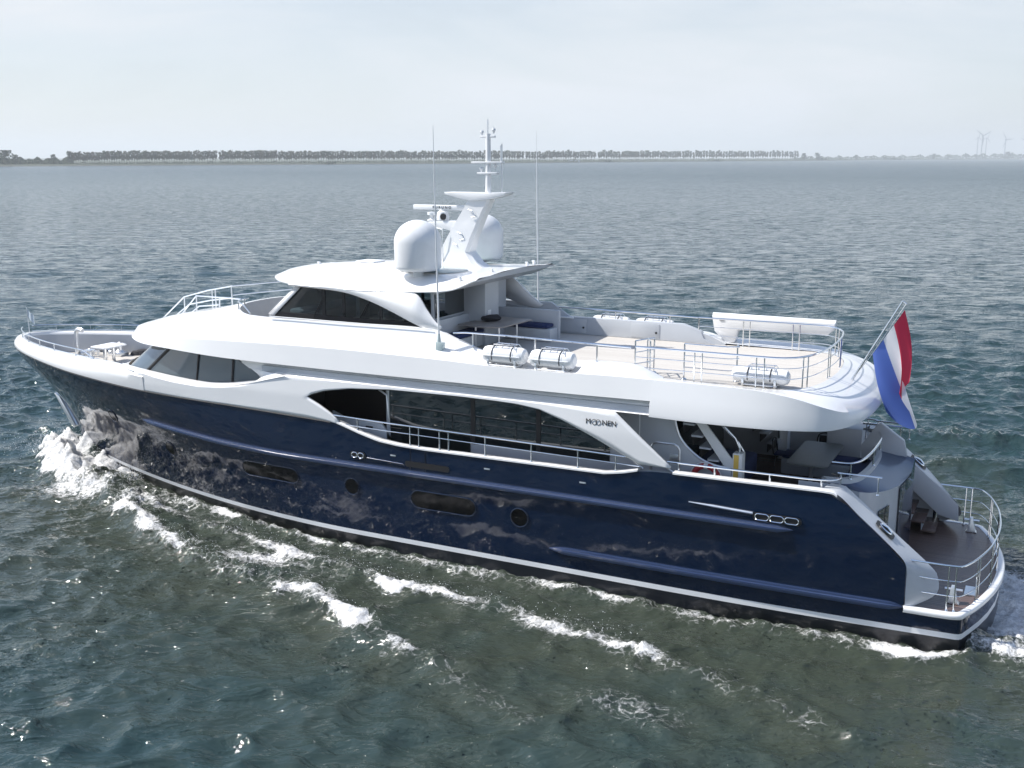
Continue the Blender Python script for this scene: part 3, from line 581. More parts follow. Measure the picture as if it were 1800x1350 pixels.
# stairs rails over the brow and forward walkway
def wires(name, lines, r=.024, m='steelw'):
    g = G()
    for l in lines: g.tube(l, r, 7)
    return g.build(name, M[m], Y)
wires('brow_stair_railing', [[(7.75, 0, 5.62), (9.08, 0, 6.66), (10.2, 0, 6.95), (11.36, 0, 7.17)], [(8.4, 0, 5.8), (9.3, 0, 6.4), (10.3, 0, 6.6), (11.3, 0, 6.75)], [(9.05, 0, 5.86), (9.08, 0, 6.66)], [(10.4, 0, 6.2), (10.4, 0, 6.98)], [(10.55, 0, 6.25), (10.55, 0, 7.0)], [(11.3, 0, 6.45), (11.3, 0, 7.16)]])
wires('brow_stair_railing', [[(9.4, -.8, 5.9), (10.4, -.8, 6.86), (11.53, -.8, 6.86), (12.6, -.8, 6.85)], [(9.7, -.8, 5.95), (10.5, -.8, 6.5), (11.4, -.8, 6.6)], [(10.38, -.8, 6.2), (10.4, -.8, 6.86)], [(11.42, -.8, 6.4), (11.45, -.8, 6.86)]])
wires('walkway_railing', [[(11.36, 0, 7.17), (13.0, 1.6, 7.3), (14.3, 2.7, 7.3), (17, 2.95, 7.3)], [(11.36, 0, 6.85), (13.0, 1.6, 7.0), (14.3, 2.7, 7.0), (17, 2.95, 7.0)], [(14.5, 2.75, 6.7), (14.5, 2.75, 7.3)], [(13.0, 1.6, 6.7), (13.0, 1.6, 7.3)]], .018)
wires('walkway_railing', [crom([(12.6, -.8, 6.88), (13.0, -1.1, 6.95), (13.15, -1.6, 7.0), (13.4, -2.1, 6.98), (13.9, -2.45, 6.95), (14.3, -2.6, 6.72)], 4), [(13.15, -1.5, 6.75), (13.15, -1.5, 7.0)], [(13.5, -2.2, 6.73), (13.5, -2.2, 6.97)]], .022, 'steel')

# ---------------------------------------------------------------- wheelhouse and hardtop
Hb = [(14.35, 0, 6.66), (14.4, .8, 6.66), (14.55, 1.7, 6.66), (14.8, 2.25, 6.66), (15.3, 2.33, 6.66), (17, 2.35, 6.65), (19, 2.35, 6.64), (20.9, 2.35, 6.63)]
Ht = [(15.5, 0, 7.66), (15.55, .8, 7.66), (15.7, 1.6, 7.66), (15.9, 2.15, 7.66), (16.3, 2.28, 7.66), (17.4, 2.32, 7.66), (19.2, 2.33, 7.66), (20.9, 2.33, 7.68)]
g = G(); g.loft([crom(neg([(x, y, 5.89) for x, y, z in Hb]), 4), crom(neg(Hb), 4)]); g.mirror(); wh = g.build('wheelhouse_wall', M['grey'], Y)
g = G(); g.loft([crom(neg(Hb), 4), crom(neg(Ht), 4)]); g.mirror(); gw = g.build('wheelhouse_window', M['glass'], Y)
for s in (-1, 1):
    g = G(); g.loft([[(14.66, s*2.1, 6.67), (14.84, s*2.3, 6.67), (15.08, s*2.36, 6.67)], [(15.8, s*2.0, 7.68), (15.98, s*2.2, 7.68), (16.2, s*2.32, 7.68)]]); g.build('front_pillar', M['white'], Y, solid=.03)
    for x, wd in ((17.0, .12), (17.75, .1), (19.1, .1), (20.0, .14)):
        g = G(); g.box(x-wd/2, x+wd/2, s*2.3, s*2.345, 6.64, 7.66); g.build('mullion', M['black'], gw)
    g = G(); g.box(15.1, 20.9, s*2.29, s*2.35+s*.01, 6.64, 6.80); g.build('window_gasket', M['black'], gw)
g = G(); g.box(15.2, 20.8, -2.25, 2.25, 5.92, 6.0); g.build('wheelhouse_floor', M['dark'], Y)
g = G(); g.box(15.3, 16.4, -1.9, 1.9, 6.3, 6.85, .08); g.build('helm_console', M['grey'], Y)
for yy in (-.9, .9):
    g = G(); g.box(17.0, 17.5, yy-.3, yy+.3, 6.4, 6.55, .05); g.box(17.4, 17.55, yy-.3, yy+.3, 6.5, 7.3, .05); g.build('helm_chair', M['whitem'], Y)
g = G(); g.box(18.2, 18.5, -.2, .05, 6.0, 7.35, .02); g.box(19.3, 20.4, .6, 2.0, 6.0, 6.9, .03); g.build('chart_cabinet', M['whitem'], Y)
# hardtop
Er = [(14.1, 0, 7.88), (14.2, .8, 7.86), (14.55, 1.6, 7.82), (15.25, 2.2, 7.77), (16.4, 2.56, 7.72), (18.4, 2.68, 7.71), (20.3, 2.68, 7.76), (21.3, 2.68, 7.82), (21.8, 2.68, 7.9), (22.15, 2.68, 8.03), (22.45, 2.68, 8.16), (22.55, 2.66, 8.18)]
Cn = [(15.6, 0, 8.17), (15.7, .6, 8.16), (16.0, 1.1, 8.14), (16.6, 1.55, 8.13), (17.5, 1.85, 8.13), (18.8, 1.95, 8.15), (20.3, 1.95, 8.18), (21.3, 1.95, 8.2), (21.8, 1.95, 8.22), (22.15, 1.95, 8.23), (22.45, 1.95, 8.24), (22.57, 1.95, 8.24)]
Ce = [(x, y*0, z+.09) for x, y, z in Cn]; Ce = [(max(x, 15.6+.35*i), 0, 8.19+.01*i) for i, (x, y, z) in enumerate(Cn)]; Ce = [(lerp(15.6, 22.6, i/11), 0, I(i/11, [0, .3, 1], [8.17, 8.28, 8.31])) for i in range(12)]
def lowr(r, dz, inn=0): return [(x+(inn if i < 4 else 0), y-(inn if i else 0), z-dz) for i, (x, y, z) in enumerate(r)]
g = G(); E2 = [(x+.0, y, z+.05) for x, y, z in Er]
g.loft([crom(neg(r), 5) for r in (lowr(Er, .04, .1), lowr(Er, .03), Er, [((a[0]*.75+b[0]*.25), a[1]*.75+b[1]*.25, a[2]*.6+b[2]*.4) for a, b in zip(E2, Cn)], [((a[0]*.4+b[0]*.6), a[1]*.4+b[1]*.6, a[2]*.22+b[2]*.78) for a, b in zip(E2, Cn)], Cn, [((a[0]+b[0])/2, (a[1]+b[1])/2, max(a[2], b[2])-.01) for a, b in zip(Cn, Ce)], Ce)])
g.mirror(); ht = g.build('hardtop', M['white'], Y, ang=30)
und = lowr(Er, .04, .1); cu = [(x, 0, min(z, 7.95 if i < 9 else z)-.06) for i, (x, y, z) in enumerate(und)]
g = G(); und2 = und; ctr = [(x, 0, z) for x, y, z in und2]
ae = [(22.57, 1.95, 8.235), (22.6, 0, 8.3), (22.57, -1.95, 8.235)]
g.loft([crom(neg(und2), 5), crom([(max(x, 14.2), 0, z) for x, y, z in und2], 5)])
g.mirror(); g.add([(22.55, -2.66, 8.18), (22.57, -1.95, 8.24), (22.6, 0, 8.31), (22.57, 1.95, 8.24), (22.55, 2.66, 8.18), (22.55, 2.56, 8.14), (22.55, 0, 8.14), (22.55, -2.56, 8.14)], [(0, 1, 2, 3, 4, 5, 6, 7)]); g.build('hardtop_soffit', M['grey'], Y)
for s in (-1, 1):
    g = G(); g.lathe([(.0, .012), (.58, .012), (.6, 0)], (20.25, s*1.25, 0), 40)
    g.v = [((x-20.25)*2+20.3, y, 8.285-.092*(abs(y)-1.25)+z) for x, y, z in g.v]; g.build('skylight', M['skyl'], ht)
# swooping side arches
for s in (-1, 1):
    lo = [(15.9, 7.72), (16.6, 7.69), (17.5, 7.65), (18.2, 7.57), (18.8, 7.44), (19.34, 7.29), (20.0, 7.07), (20.6, 6.86), (21.0, 6.74), (21.45, 6.73), (21.55, 6.8)]
    hi = [(15.9, 7.76), (16.6, 7.76), (17.5, 7.76), (18.2, 7.76), (18.8, 7.76), (19.34, 7.76), (20.2, 7.77), (20.62, 7.66), (20.98, 7.28), (21.35, 6.95), (21.56, 6.81)]
    if s > 0: shx = lambda P: [(x+.5*min(1, max(0, (x-18.2)/1.6)), z) for x, z in P]; lo, hi = shx(lo), shx(hi)
    g = G()
    fl_ = lambda z: float(I(z, [6.8, 7.3, 7.7], [2.93, 2.75, 2.62])); lo3 = [(x, s*(fl_(z)-.03), z) for x, z in lo]; hi3 = [(x, s*fl_(z), z) for x, z in hi]
    a = crom(lo3, 4); b = crom(hi3, 4); g.loft([a, b]); g.build('hardtop_arch', M['white'], Y, solid=.09, off=0)
# aft bulkhead of the wheelhouse: dark glass above, pale wall below
g = G(); g.box(20.88, 20.96, -2.35, 2.35, 5.92, 7.72); ab = g.build('after_bulkhead', M['grey'], Y)
g = G(); g.box(20.965, 20.985, -2.28, -.55, 6.95, 7.66); g.build('after_window', M['dglass'], ab)
g = G(); g.box(20.9, 21.7, -.5, .4, 5.92, 7.9, .02); cp = g.build('mast_trunk', M['grey'], Y)
g = G(); g.box(21.69, 21.72, -.35, -.15, 6.8, 7.0, .005); g.build('control_box', M['whitem'], cp)
# settee round the table (built in)
g = G(); g.box(21.0, 21.6, -2.3, 1.3, 5.92, 6.32, .03); g.box(20.97, 21.12, -2.3, 1.3, 6.3, 6.9, .03); g.box(21.0, 23.2, 1.0, 1.6, 5.92, 6.32, .03); g.box(21.0, 23.25, 1.55, 1.7, 5.92, 6.85, .03); g.build('settee_base', M['grey'], Y)
g = G(); g.box(21.1, 21.65, -2.2, 1.0, 6.33, 6.45, .04); g.box(21.65, 23.1, .98, 1.5, 6.33, 6.45, .04); g.build('settee_cushion', M['navyfab'], Y)
# cabinets built into the starboard bulwark
g = G(); g.prism([(22.6, 5.92), (27.95, 5.92), (27.6, 6.08), (27.5, 6.3), (26.9, 6.49), (22.6, 6.47)], 'y', 2.86, 3.08, .01); bc = g.build('deck_cabinet', M['grey'], Y)
g = G(); g.prism([(19.5, 5.92), (23.05, 5.92), (23.05, 6.45), (22.35, 6.9), (19.5, 6.88)], 'y', 2.92, 3.03, .01); g.build('bulwark_panel', M['grey'], Y)
g = G(); g.box(21.5, 23.2, 2.78, 2.95, 6.42, 6.47, .01); g.build('cabinet_top', M['whitem'], bc)
for x in (22.7, 25.2):
    g = G(); g.box(x, x+.95, 2.845, 2.86, 5.97, 6.42, .004); dr = g.build('cabinet_door', M['grey'], bc)
    g = G(); g.lathe([(0, -.03), (.035, -.02), (.035, 0)], (x+.85, 2.845, 6.15), 10, axis='y'); g.build('door_knob', M['black'], dr)
g = G(); g.prism([(21.3, 6.15), (22.1, 6.15), (22.1, 6.55), (21.3, 6.55)], 'y', 2.80, 2.84, .005); gr = g.build('deck_grille', M['whitem'], Y)
g = G(); g.tube([(21.4, 2.79, 6.22), (22.0, 2.79, 6.22), (22.0, 2.79, 6.46), (21.5, 2.79, 6.5)], .02, 5); g.build('grille_bar', M['black'], gr)

for s in (-1, 1):
    for x, z in ((16.6, 6.7), (18.3, 6.7)):
        g = G(); g.tube([(x, s*2.37, z), (x+.35, s*2.36, z+.55)], .012, 5); g.tube([(x+.2, s*2.365, z+.18), (x+.5, s*2.36, z+.75)], .009, 5); g.build('window_wiper', M['black'], gw)
    for x in (20.4, 23.5, 26.4):
        g = G(); g.box(x-.09, x+.09, s*(HB(x, 3.1)+.0)-.012, s*(HB(x, 3.1)+.0)+.012, 3.06, 3.10, .004); g.build('scupper', M['steelw'], Y)
    g = G(); g.tube([(x, s*3.01, 6.755) for x in np.linspace(15.4, 21.3, 12)], .014, 5); g.build('coaming_trim', M['grey'], Y)
for x in (17.2, 19.1):
    g = G(); g.box(x-.35, x+.35, -.35, .35, 8.27, 8.32, .02); g.build('roof_hatch', M['whitem'], Y)
# ---------------------------------------------------------------- mast, domes, antennas
def dome(y):
    g = G(); prof = [(0, 0), (.46, .0), (.6, .03), (.675, .09), (.695, .16), (.705, .84)]+[(.705*math.cos(t), .84+.66*math.sin(t)) for t in np.linspace(.12, PI/2, 12)]
    g.lathe(prof, (20.25, y, 8.30+.0), 40); d = g.build('satellite_dome', M['plastic'], Y, ang=50)
    g = G(); g.lathe([(.16, 0), (.16, .26)], (20.25, y, 8.08), 16); g.build('dome_pedestal', M['plastic'], d)
dome(-2.0); dome(2.0)
def blade(pts, wds, name, parent):  # tapered box following pts; wds = (length in x, width in y)
    g = G(); rings = []
    for (x, z), (a, b) in zip(pts, wds): rings.append([(x-a/2, -b*.5, z), (x-a/2+a*.12, -b/2, z), (x+a/2-a*.12, -b/2, z), (x+a/2, -b*.35, z), (x+a/2, b*.35, z), (x+a/2-a*.12, b/2, z), (x-a/2+a*.12, b/2, z), (x-a/2, b*.5, z)])
    g.loft(rings, close=True); g.add(rings[-1], [tuple(range(8))]); return g.build(name, M['white'], parent, ang=30)
mast = blade([(20.75, 8.2), (20.62, 8.42), (20.5, 8.75), (20.68, 9.15), (20.92, 9.6), (21.15, 10.0), (21.35, 10.35)], [(1.75, .85), (1.3, .7), (1.0, .58), (.92, .52), (.84, .48), (.76, .45), (.72, .44)], 'mast', Y)
def wing(x, z, hy, ch, th, name, sweep=0):
    g = G()
    for s in (-1, 1):
        g.loft([[(x-ch/2, 0, z-th), (x+ch/2, 0, z-th), (x+ch/2, 0, z), (x-ch/2, 0, z)], [(x-ch*.3+sweep, s*hy, z-th*.25), (x+ch*.32+sweep, s*hy, z-th*.25), (x+ch*.35+sweep, s*hy, z), (x-ch*.35+sweep, s*hy, z)]], close=True)
        g.add([(x-ch*.3+sweep, s*hy, z-th*.25), (x+ch*.32+sweep, s*hy, z-th*.25), (x+ch*.35+sweep, s*hy, z), (x-ch*.35+sweep, s*hy, z)], [(0, 1, 2, 3)])
    return g.build(name, M['white'], mast, ang=20)
# top platform lies fore and aft on the raked leg, with side wings
g = G(); g.prism([(20.15, 10.56), (20.2, 10.48), (20.75, 10.36), (21.1, 10.3), (21.75, 10.36), (22.25, 10.48), (22.3, 10.58), (21.6, 10.55), (20.9, 10.56)], 'y', -.28, .28, .02); g.build('crosstree', M['white'], mast)
g = G(); g.tube([(21.56, 0, 10.5), (21.56, 0, 12.3)], [.095, .075], 12); pole = g.build('mast_pole', M['white'], mast)
g = G(); g.box(21.02, 22.08, -.1, .1, 11.42, 11.48, .01); g.box(21.22, 21.9, -.1, .1, 11.1, 11.16, .01); g.box(21.3, 21.8, -.05, .05, 12.18, 12.24, .01); g.build('mast_spreader', M['white'], mast)
for x, z in ((21.32, 11.16), (21.8, 11.26), (21.75, 12.3), (21.35, 12.24)):
    g = G(); g.lathe([(.0, .16), (.05, .15), (.06, .1), (.035, .06), (.02, 0)], (x, 0, z), 12); g.build('navigation_light', M['plastic'], mast)
g = G(); g.tube([(21.55, 0, 12.28), (21.55, 0, 12.72)], .018, 6); g.tube([(22.0, 0, 11.48), (22.0, 0, 11.95)], .03, 6); g.tube([(21.75, 0, 12.3), (21.75, 0, 12.5)], .012, 6); g.tube([(22.0, .05, 10.55), (22.0, .05, 12.0)], .02, 6); g.build('aerial', M['steelw'], mast)
for z in (8.9, 9.25, 9.95):
    xc = float(I(z, [8.75, 9.15, 9.6, 10], [20.5, 20.68, 20.92, 21.15]))
    for s in (-1, 1):
        g = G(); g.tube([(xc-.12, s*.26, z+.1), (xc+.02, s*.28, z+.06), (xc+.12, s*.27, z-.1), (xc-.02, s*.27, z-.14)], .013, 5); g.build('climbing_step', M['steelw'], mast)
# forward arm with radars
g = G(); g.prism([(19.45, 9.62), (19.5, 9.55), (20.4, 9.36), (20.85, 9.36), (20.9, 9.66), (20.2, 9.68)], 'y', -.2, .2, .02); arm = g.build('radar_arm', M['white'], mast)
g = G(); g.lathe([(.19, 0), (.2, .1), (.17, .25), (.1, .3), (.1, .36)], (19.95, 0, 9.68), 18); rd = g.build('radar', M['plastic'], mast)
g = G(); g.box(18.9, 21.0, -.07, .07, 10.0, 10.15, .03); rb = g.build('scanner_bar', M['plastic'], rd)
g = G(); g.lathe([(.14, 0), (.15, .05), (.06, .08), (.05, .18), (.14, .2), (.14, .28), (0, .3)], (19.55, 0, 9.64), 14); g.build('radar_antenna', M['plastic'], mast)
g = G(); g.lathe([(.0, -.04), (.1, -.03), (.1, .02), (0, .03)], (20.08, -.2, 9.8), 12, axis='y'); g.build('horn_speaker', M['black'], mast)
g = G(); g.tube([(19.6, -.1, 9.5), (20.0, -.1, 9.42)], .03, 6); g.tube([(20.15, -.35, 8.25), (20.12, -.35, 9.5)], .012, 5); g.build('aerial', M['steelw'], mast)
def text(name, s, size, loc, rot, m, parent, ext=.004, sp=1.0):
    c = bpy.data.curves.new(name, 'FONT'); c.body = s; c.size = size; c.extrude = ext; c.align_x = 'CENTER'; c.align_y = 'CENTER'; c.space_character = sp
    o = bpy.data.objects.new(name, c); COL.objects.link(o); o.rotation_euler = rot; o.location = loc
    dg = bpy.context.evaluated_depsgraph_get(); me = bpy.data.meshes.new_from_object(o.evaluated_get(dg)); mw = Matrix.LocRotScale(Vector(loc), o.rotation_euler, None)
    me.transform(mw); me.materials.clear(); me.materials.append(m); bpy.data.objects.remove(o)
    k = bpy.data.objects.new(name, me); return link(k, parent)
text('lettering', 'FURUNO', .12, (19.96, -.075, 10.075), (R(90), 0, 0), M['black'], rb, sp=1.6)
# whips
for s in (-1, 1):
    g = G(); g.tube([(21.7, s*3.3, 6.55), (21.68, s*3.3, 7.7), (21.64, s*3.3, 9.6), (21.6, s*3.3, 12.45)], [.03, .026, .02, .008], 8); wa = g.build('whip_antenna', M['plastic'], Y)
    g = G(); g.prism([(21.6, 6.1), (21.72, 6.14), (21.85, 6.3), (21.86, 6.45), (21.62, 6.47)], 'y', s*3.22, s*3.36, .01); g.tube([(21.7, s*3.3, 6.45), (21.7, s*3.3, 6.7)], [.06, .03], 10); g.build('antenna_bracket', M['skyl'], wa)
text('shell_lettering', 'M', .2, (26.54, -3.832, 4.79), (R(90), 0, 0), M['black'], Y); text('shell_lettering', 'NEN', .2, (27.13, -3.832, 4.79), (R(90), 0, 0), M['black'], Y)
g = G()
for cx in (26.71, 26.82): g.tube([(cx+.068*math.cos(t), -3.832, 4.79+.072*math.sin(t)) for t in np.linspace(0, 2*PI, 25)[:-1]], .007, 5, closed=True)
g.build('shell_lettering', M['black'], Y)
# roof fittings
for x, y, z in ((15.3, -.2, 8.1), (21.1, -2.2, 8.0), (21.9, -2.4, 8.15), (22.3, -1.2, 8.27), (22.3, 1.2, 8.27), (22.2, 1.9, 8.26)):
    g = G(); g.lathe([(0, .1), (.045, .08), (.05, .02), (.06, 0)], (x, y, z), 10); g.box(x-.07, x+.02, y-.03, y+.03, z+.07, z+.11); g.build('deck_light', M['plastic'], Y)
g = G(); g.box(17.0, 17.2, -3.0, -2.9, 6.3, 6.38); g.build('navigation_light', M['steelw'], Y)
# foredeck fittings
g = G(); g.tube(crom([(2.9, .45, 3.9), (2.9, .45, 4.8), (2.95, .45, 4.93), (3.1, .43, 4.98), (3.3, .42, 4.96)], 4), .085, 10); g.build('vent_pipe', M['steelw'], Y)
def windlass(x, y):
    g = G(); g.box(x-.35, x+.35, y-.22, y+.22, 3.9, 4.05, .03); g.lathe([(.2, 0), (.12, .08), (.11, .25), (.2, .34), (.0, .36)], (x+.1, y, 4.05), 16); g.lathe([(.14, -.25), (.1, -.2), (.1, .2), (.16, .25)], (x-.2, y, 4.22), 14, axis='y')
    wl = g.build('windlass', M['steelw'], Y)
    g = G(); g.tube([(x-.3, y, 4.1), (x-1.4, y*.7, 3.95)], .03, 6); g.build('anchor_chain', M['rope'], wl)
windlass(4.2, 1.3); windlass(4.3, -.3); windlass(6.9, 1.4)
g = G(); g.lathe([(.0, .14), (.2, .12), (.28, .0)], (4.75, 1.75, 3.92), 14); g.lathe([(.0, .2), (.22, .16), (.3, .0)], (4.9, 1.9, 3.92), 14); g.build('rope_coil', M['rope'], Y)
for x, y in ((3.4, .9), (3.4, -.9), (6.0, 1.9), (5.6, -1.9), (7.4, 2.2)):
    g = G(); g.tube([(x-.12, y, 3.9), (x-.12, y, 4.12)], .05, 8); g.tube([(x+.12, y, 3.9), (x+.12, y, 4.12)], .05, 8); g.tube([(x-.22, y, 4.06), (x+.22, y, 4.06)], .03, 8); g.build('bollard', M['steelw'], Y)
g = G(); g.box(6.4, 7.4, -.4, .5, 3.9, 3.98, .02); g.box(5.6, 6.1, .6, 1.1, 3.9, 3.97, .02); g.build('deck_hatch', M['whitem'], Y)
# searchlight-like lamp on coaming, hatch on raft plateau
g = G(); g.lathe([(0, .03), (.13, .025), (.14, 0)], (26.75, -3.28, 6.225), 18); g.build('round_hatch', M['steelw'], Y)
# fashion beam / crane on starboard quarter of the sundeck
g = G(); g.prism([(27.75, 6.8), (31.5, 6.78), (31.5, 6.6), (31.3, 6.42), (28.6, 6.38), (28.5, 6.0), (28.25, 5.95), (27.85, 6.3)], 'y', 3.12, 3.45, .03); dv = g.build('tender_crane', M['white'], Y)
g = G(); g.tube([(27.75, 3.28, 6.8), (31.5, 3.28, 6.79)], .07, 10); g.build('crane_jib', M['white'], dv)
g = G(); g.box(28.0, 28.14, 3.1, 3.12, 6.66, 6.71); g.build('crane_badge', M['black'], dv)
# platform fittings
for s in (-1, 1):
    g = G(); g.prism([(35.55, 1.08), (35.85, 1.08), (35.8, 1.14), (35.72, 1.5), (35.64, 1.5), (35.6, 1.14)], 'y', s*2.75, s*2.95, .01); g.tube([(35.5, s*2.85, 1.42), (35.9, s*2.85, 1.42)], .035, 8); g.build('bollard', M['steelw'], Y)
# interior of saloon etc. kept dark: bar stools and small cockpit bits
g = G(); g.box(30.6, 33.0, .9, 1.7, 2.65, 3.1, .05); g.box(32.6, 33.1, -1.7, 1.6, 2.65, 3.1, .05); g.build('sofa_base', M['grey'], Y)
g = G(); g.box(30.6, 33.0, .95, 1.6, 3.1, 3.22, .05); g.box(32.62, 33.05, -1.6, 1.5, 3.1, 3.22, .05); g.box(28.5, 30.0, -1.6, .6, 2.65, 3.3, .08); g.build('sofa_cushion', M['navyfab'], Y)
g = G(); g.box(31.6, 32.6, 2.3, 3.3, 2.65, 3.85, .03); g.build('wet_bar', M['grey'], Y)
# flagstaff
g = G(); g.tube([(32.55, 0, 5.72), (33.72, 0, 7.95)], [.035, .025], 10); g.tube([(33.72, 0, 7.95), (33.82, 0, 7.88)], .02, 6); fs = g.build('flagstaff', M['steel'], Y)
g = G(); g.tube([(33.8, 0, 7.88), (33.0, 0, 6.42), (32.72, 0, 6.0)], .008, 4); g.build('halyard', M['whitem'], fs)
g = G(); g.tube([(.8, 0, 4.75), (.75, 0, 5.75)], .018, 6); g.build('jackstaff', M['steelw'], Y)

# ---------------------------------------------------------------- flags
def flagmat():
    m = mat('ensign_cloth', (.8, .8, .8), .8); t = m.node_tree; b = t.nodes['Principled BSDF']
    uv = t.nodes.new('ShaderNodeUVMap'); sp = t.nodes.new('ShaderNodeSeparateXYZ'); cr = t.nodes.new('ShaderNodeValToRGB'); cr.color_ramp.interpolation = 'CONSTANT'
    e = cr.color_ramp.elements; e[0].position = 0; e[0].color = (.58, .035, .08, 1); e[1].position = 1/3; e[1].color = (.8, .8, .82, 1); k = e.new(2/3); k.color = (.11, .19, .56, 1)
    tl = t.nodes.new('ShaderNodeBsdfTranslucent'); mx = t.nodes.new('ShaderNodeMixShader'); mx.inputs[0].default_value = .4; o = t.nodes['Material Output']
    K = t.links.new; K(uv.outputs[0], sp.inputs[0]); K(sp.outputs['X'], cr.inputs[0]); K(cr.outputs[0], b.inputs['Base Color']); K(cr.outputs[0], tl.inputs[0]); K(b.outputs[0], mx.inputs[1]); K(tl.outputs[0], mx.inputs[2]); K(mx.outputs[0], o.inputs[0])
    return m
def cloth(name, fn, ns, ntt, m):
    v = []; f = []; uvs = []
    for i in range(ns+1):
        for j in range(ntt+1): v.append(fn(i/ns, j/ntt)); uvs.append((i/ns, j/ntt))
    for i in range(ns):
        for j in range(ntt): a = i*(ntt+1)+j; f.append((a, a+1, a+ntt+2, a+ntt+1))
    me = bpy.data.meshes.new(name); me.from_pydata(v, [], f); ul = me.uv_layers.new(name='UVMap')
    for p in me.polygons:
        p.use_smooth = True
        for li in p.loop_indices: ul.data[li].uv = uvs[me.loops[li].vertex_index]
    me.materials.append(m); o = bpy.data.objects.new(name, me); COL.objects.link(o); return o
def ens(s, t):
    H = Vector((33.78, 0, 7.72)).lerp(Vector((33.06, 0, 6.50)), s)
    E_ = Vector((34.12, 0, 5.75)).lerp(Vector((33.62, 0, 4.95)), s)
    if s > .3: E_ += Vector((.38*math.sin((s-.3)/.7*PI)*.9, 0, -.62*math.sin((s-.3)/.7*PI)))
    p = H.lerp(E_, t); sag = math.sin(t*PI)
    p.x += -.0+.13*sag*(1-s)-.06*sag*s
    fold = math.sin(s*11+t*2.2)*.11*(.25+t)+math.sin(s*5.3-t*3)*.10*t
    if s < .3: p.x -= (.3-s)*.85*t; p.y += (.3-s)*1.1*t
    p.y += fold; p.x += .10*t*math.sin(s*9+1.2+t)*(.4+t)
    return tuple(p)
tag(cloth('ensign_flag', ens, 60, 50, flagmat()), 'red, white and blue striped ensign hanging from the staff at the stern', 'flag')
pm = mat('pennant_cloth', (.55, .62, .68), .8)
tag(cloth('pennant_flag', lambda s, t: (.77+.35*t, .02*math.sin(9*t), 5.68-.28*s-.22*t-.1*s*t), 6, 10, pm), 'tiny pale pennant on the short staff at the bow', 'flag')

# ---------------------------------------------------------------- loose things on deck
def liferaft(loc, label, group, L_=1.3, r=.24):
    t = empty('life_raft_canister', loc, label, 'life raft', group)
    def B(g, n, m, par=t, **k):
        o = g.build(n, m, None, **k); o.parent = par; OFF[o.name] = Vector((0, 0, 0)); return o
    h = L_/2
    g = G(); pr = [(0, -h), (r*.55, -h), (r*.86, -h+.05), (r*.98, -h+.14), (r, -h+.2), (r, -.35), (r*1.03, -.34), (r*1.03, -.29), (r, -.28), (r, .28), (r*1.03, .29), (r*1.03, .34), (r, .35), (r, h-.2), (r*.98, h-.14), (r*.86, h-.05), (r*.55, h), (0, h)]
    g.lathe(pr, (0, 0, r+.06), 28, axis='x'); g.box(-h+.1, h-.1, -r-.02, -r+.02, r+.04, r+.08, .01); g.box(-h+.1, h-.1, r-.02, r+.02, r+.04, r+.08, .01); B(g, 'canister', M['plastic'], ang=30)
    for x in (-.3, .28):
        g = G(); g.tube([(x, (r+.015)*math.cos(a), r+.06+(r+.015)*math.sin(a)) for a in np.linspace(-.5, PI+.5, 20)], .013, 5); B(g, 'strap', M['rope'])
    g = G()
    for x in (-.42, .4):
        g.box(x-.03, x+.03, -r*.95, r*.95, .0, .05, .005); g.box(x-.03, x+.03, -r*1.0, -r*.8, .0, .2, .005); g.box(x-.03, x+.03, r*.8, r*1.0, .0, .2, .005)
    g.tube([(-.45, -r*.9, .04), (.45, -r*.9, .04)], .018, 6); g.tube([(-.45, r*.9, .04), (.45, r*.9, .04)], .018, 6); B(g, 'cradle', M['steelw'])
    g = G(); zt = 2*r+.12
    g.tube([(-.32, -.13, zt-.03), (-.28, -.14, zt), (.36, -.14, zt), (.42, -.2, zt-.12)], .014, 5); g.tube([(-.32, .13, zt-.03), (-.28, .14, zt), (.36, .14, zt), (.42, .2, zt-.12)], .014, 5)
    for x in (-.28, -.1, .1, .34): g.tube([(x, -.14, zt), (x, .14, zt)], .012, 5)
    B(g, 'retaining_frame', M['steel'])
    return t
liferaft((23.85, -3.38, 5.97), 'white life raft canister nearest the bow of the pair on the near side shelf', 'life raft canisters on the upper deck')
liferaft((25.3, -3.38, 5.97), 'white life raft canister on the near shelf, beside the raised box with the round hatch', 'life raft canisters on the upper deck')
liferaft((24.3, 3.42, 5.97), 'white life raft canister beyond the far bulwark, the one nearer the hardtop', 'life raft canisters on the upper deck')
liferaft((25.8, 3.42, 5.97), 'white life raft canister beyond the far bulwark, the one nearer the stern', 'life raft canisters on the upper deck')
liferaft((30.75, -2.62, 5.92), 'white life raft canister lying on the teak floor inside the stern railing', 'life raft canisters on the upper deck', 1.45, .2)

def sub(g, n, m, par, **k):
    o = g.build(n, m, None, **k); o.parent = par; return o
# sundeck table with dark cushions on top
t = empty('sundeck_table', (21.95, -.35, 5.92), 'taupe sundeck dining table under the hardtop by the settee', 'table')
g = G(); g.prism([(-.75, -1.0), (.35, -1.15), (.75, -.9), (.85, .9), (-.55, 1.05)], 'z', .72, .76, .01); sub(g, 'table_top', M['tantab'], t)
for x, y in ((-.35, -.6), (.45, -.6), (-.35, .6), (.45, .6)):
    g = G(); g.tube([(x, y, 0), (x, y, .72)], .03, 8); sub(g, 'leg', M['steelw'], t)
bm = bmesh.new(); bmesh.ops.create_icosphere(bm, subdivisions=3, radius=.2)
for v in bm.verts:
    n_ = mn.noise(v.co*7)*.09; v.co *= 1+n_*3.5; v.co.z *= .5; v.co.x *= 1.9; v.co.z += .09
me = bpy.data.meshes.new('folded_cover'); bm.to_mesh(me); bm.free(); me.materials.append(M['rope'])
for p in me.polygons: p.use_smooth = True
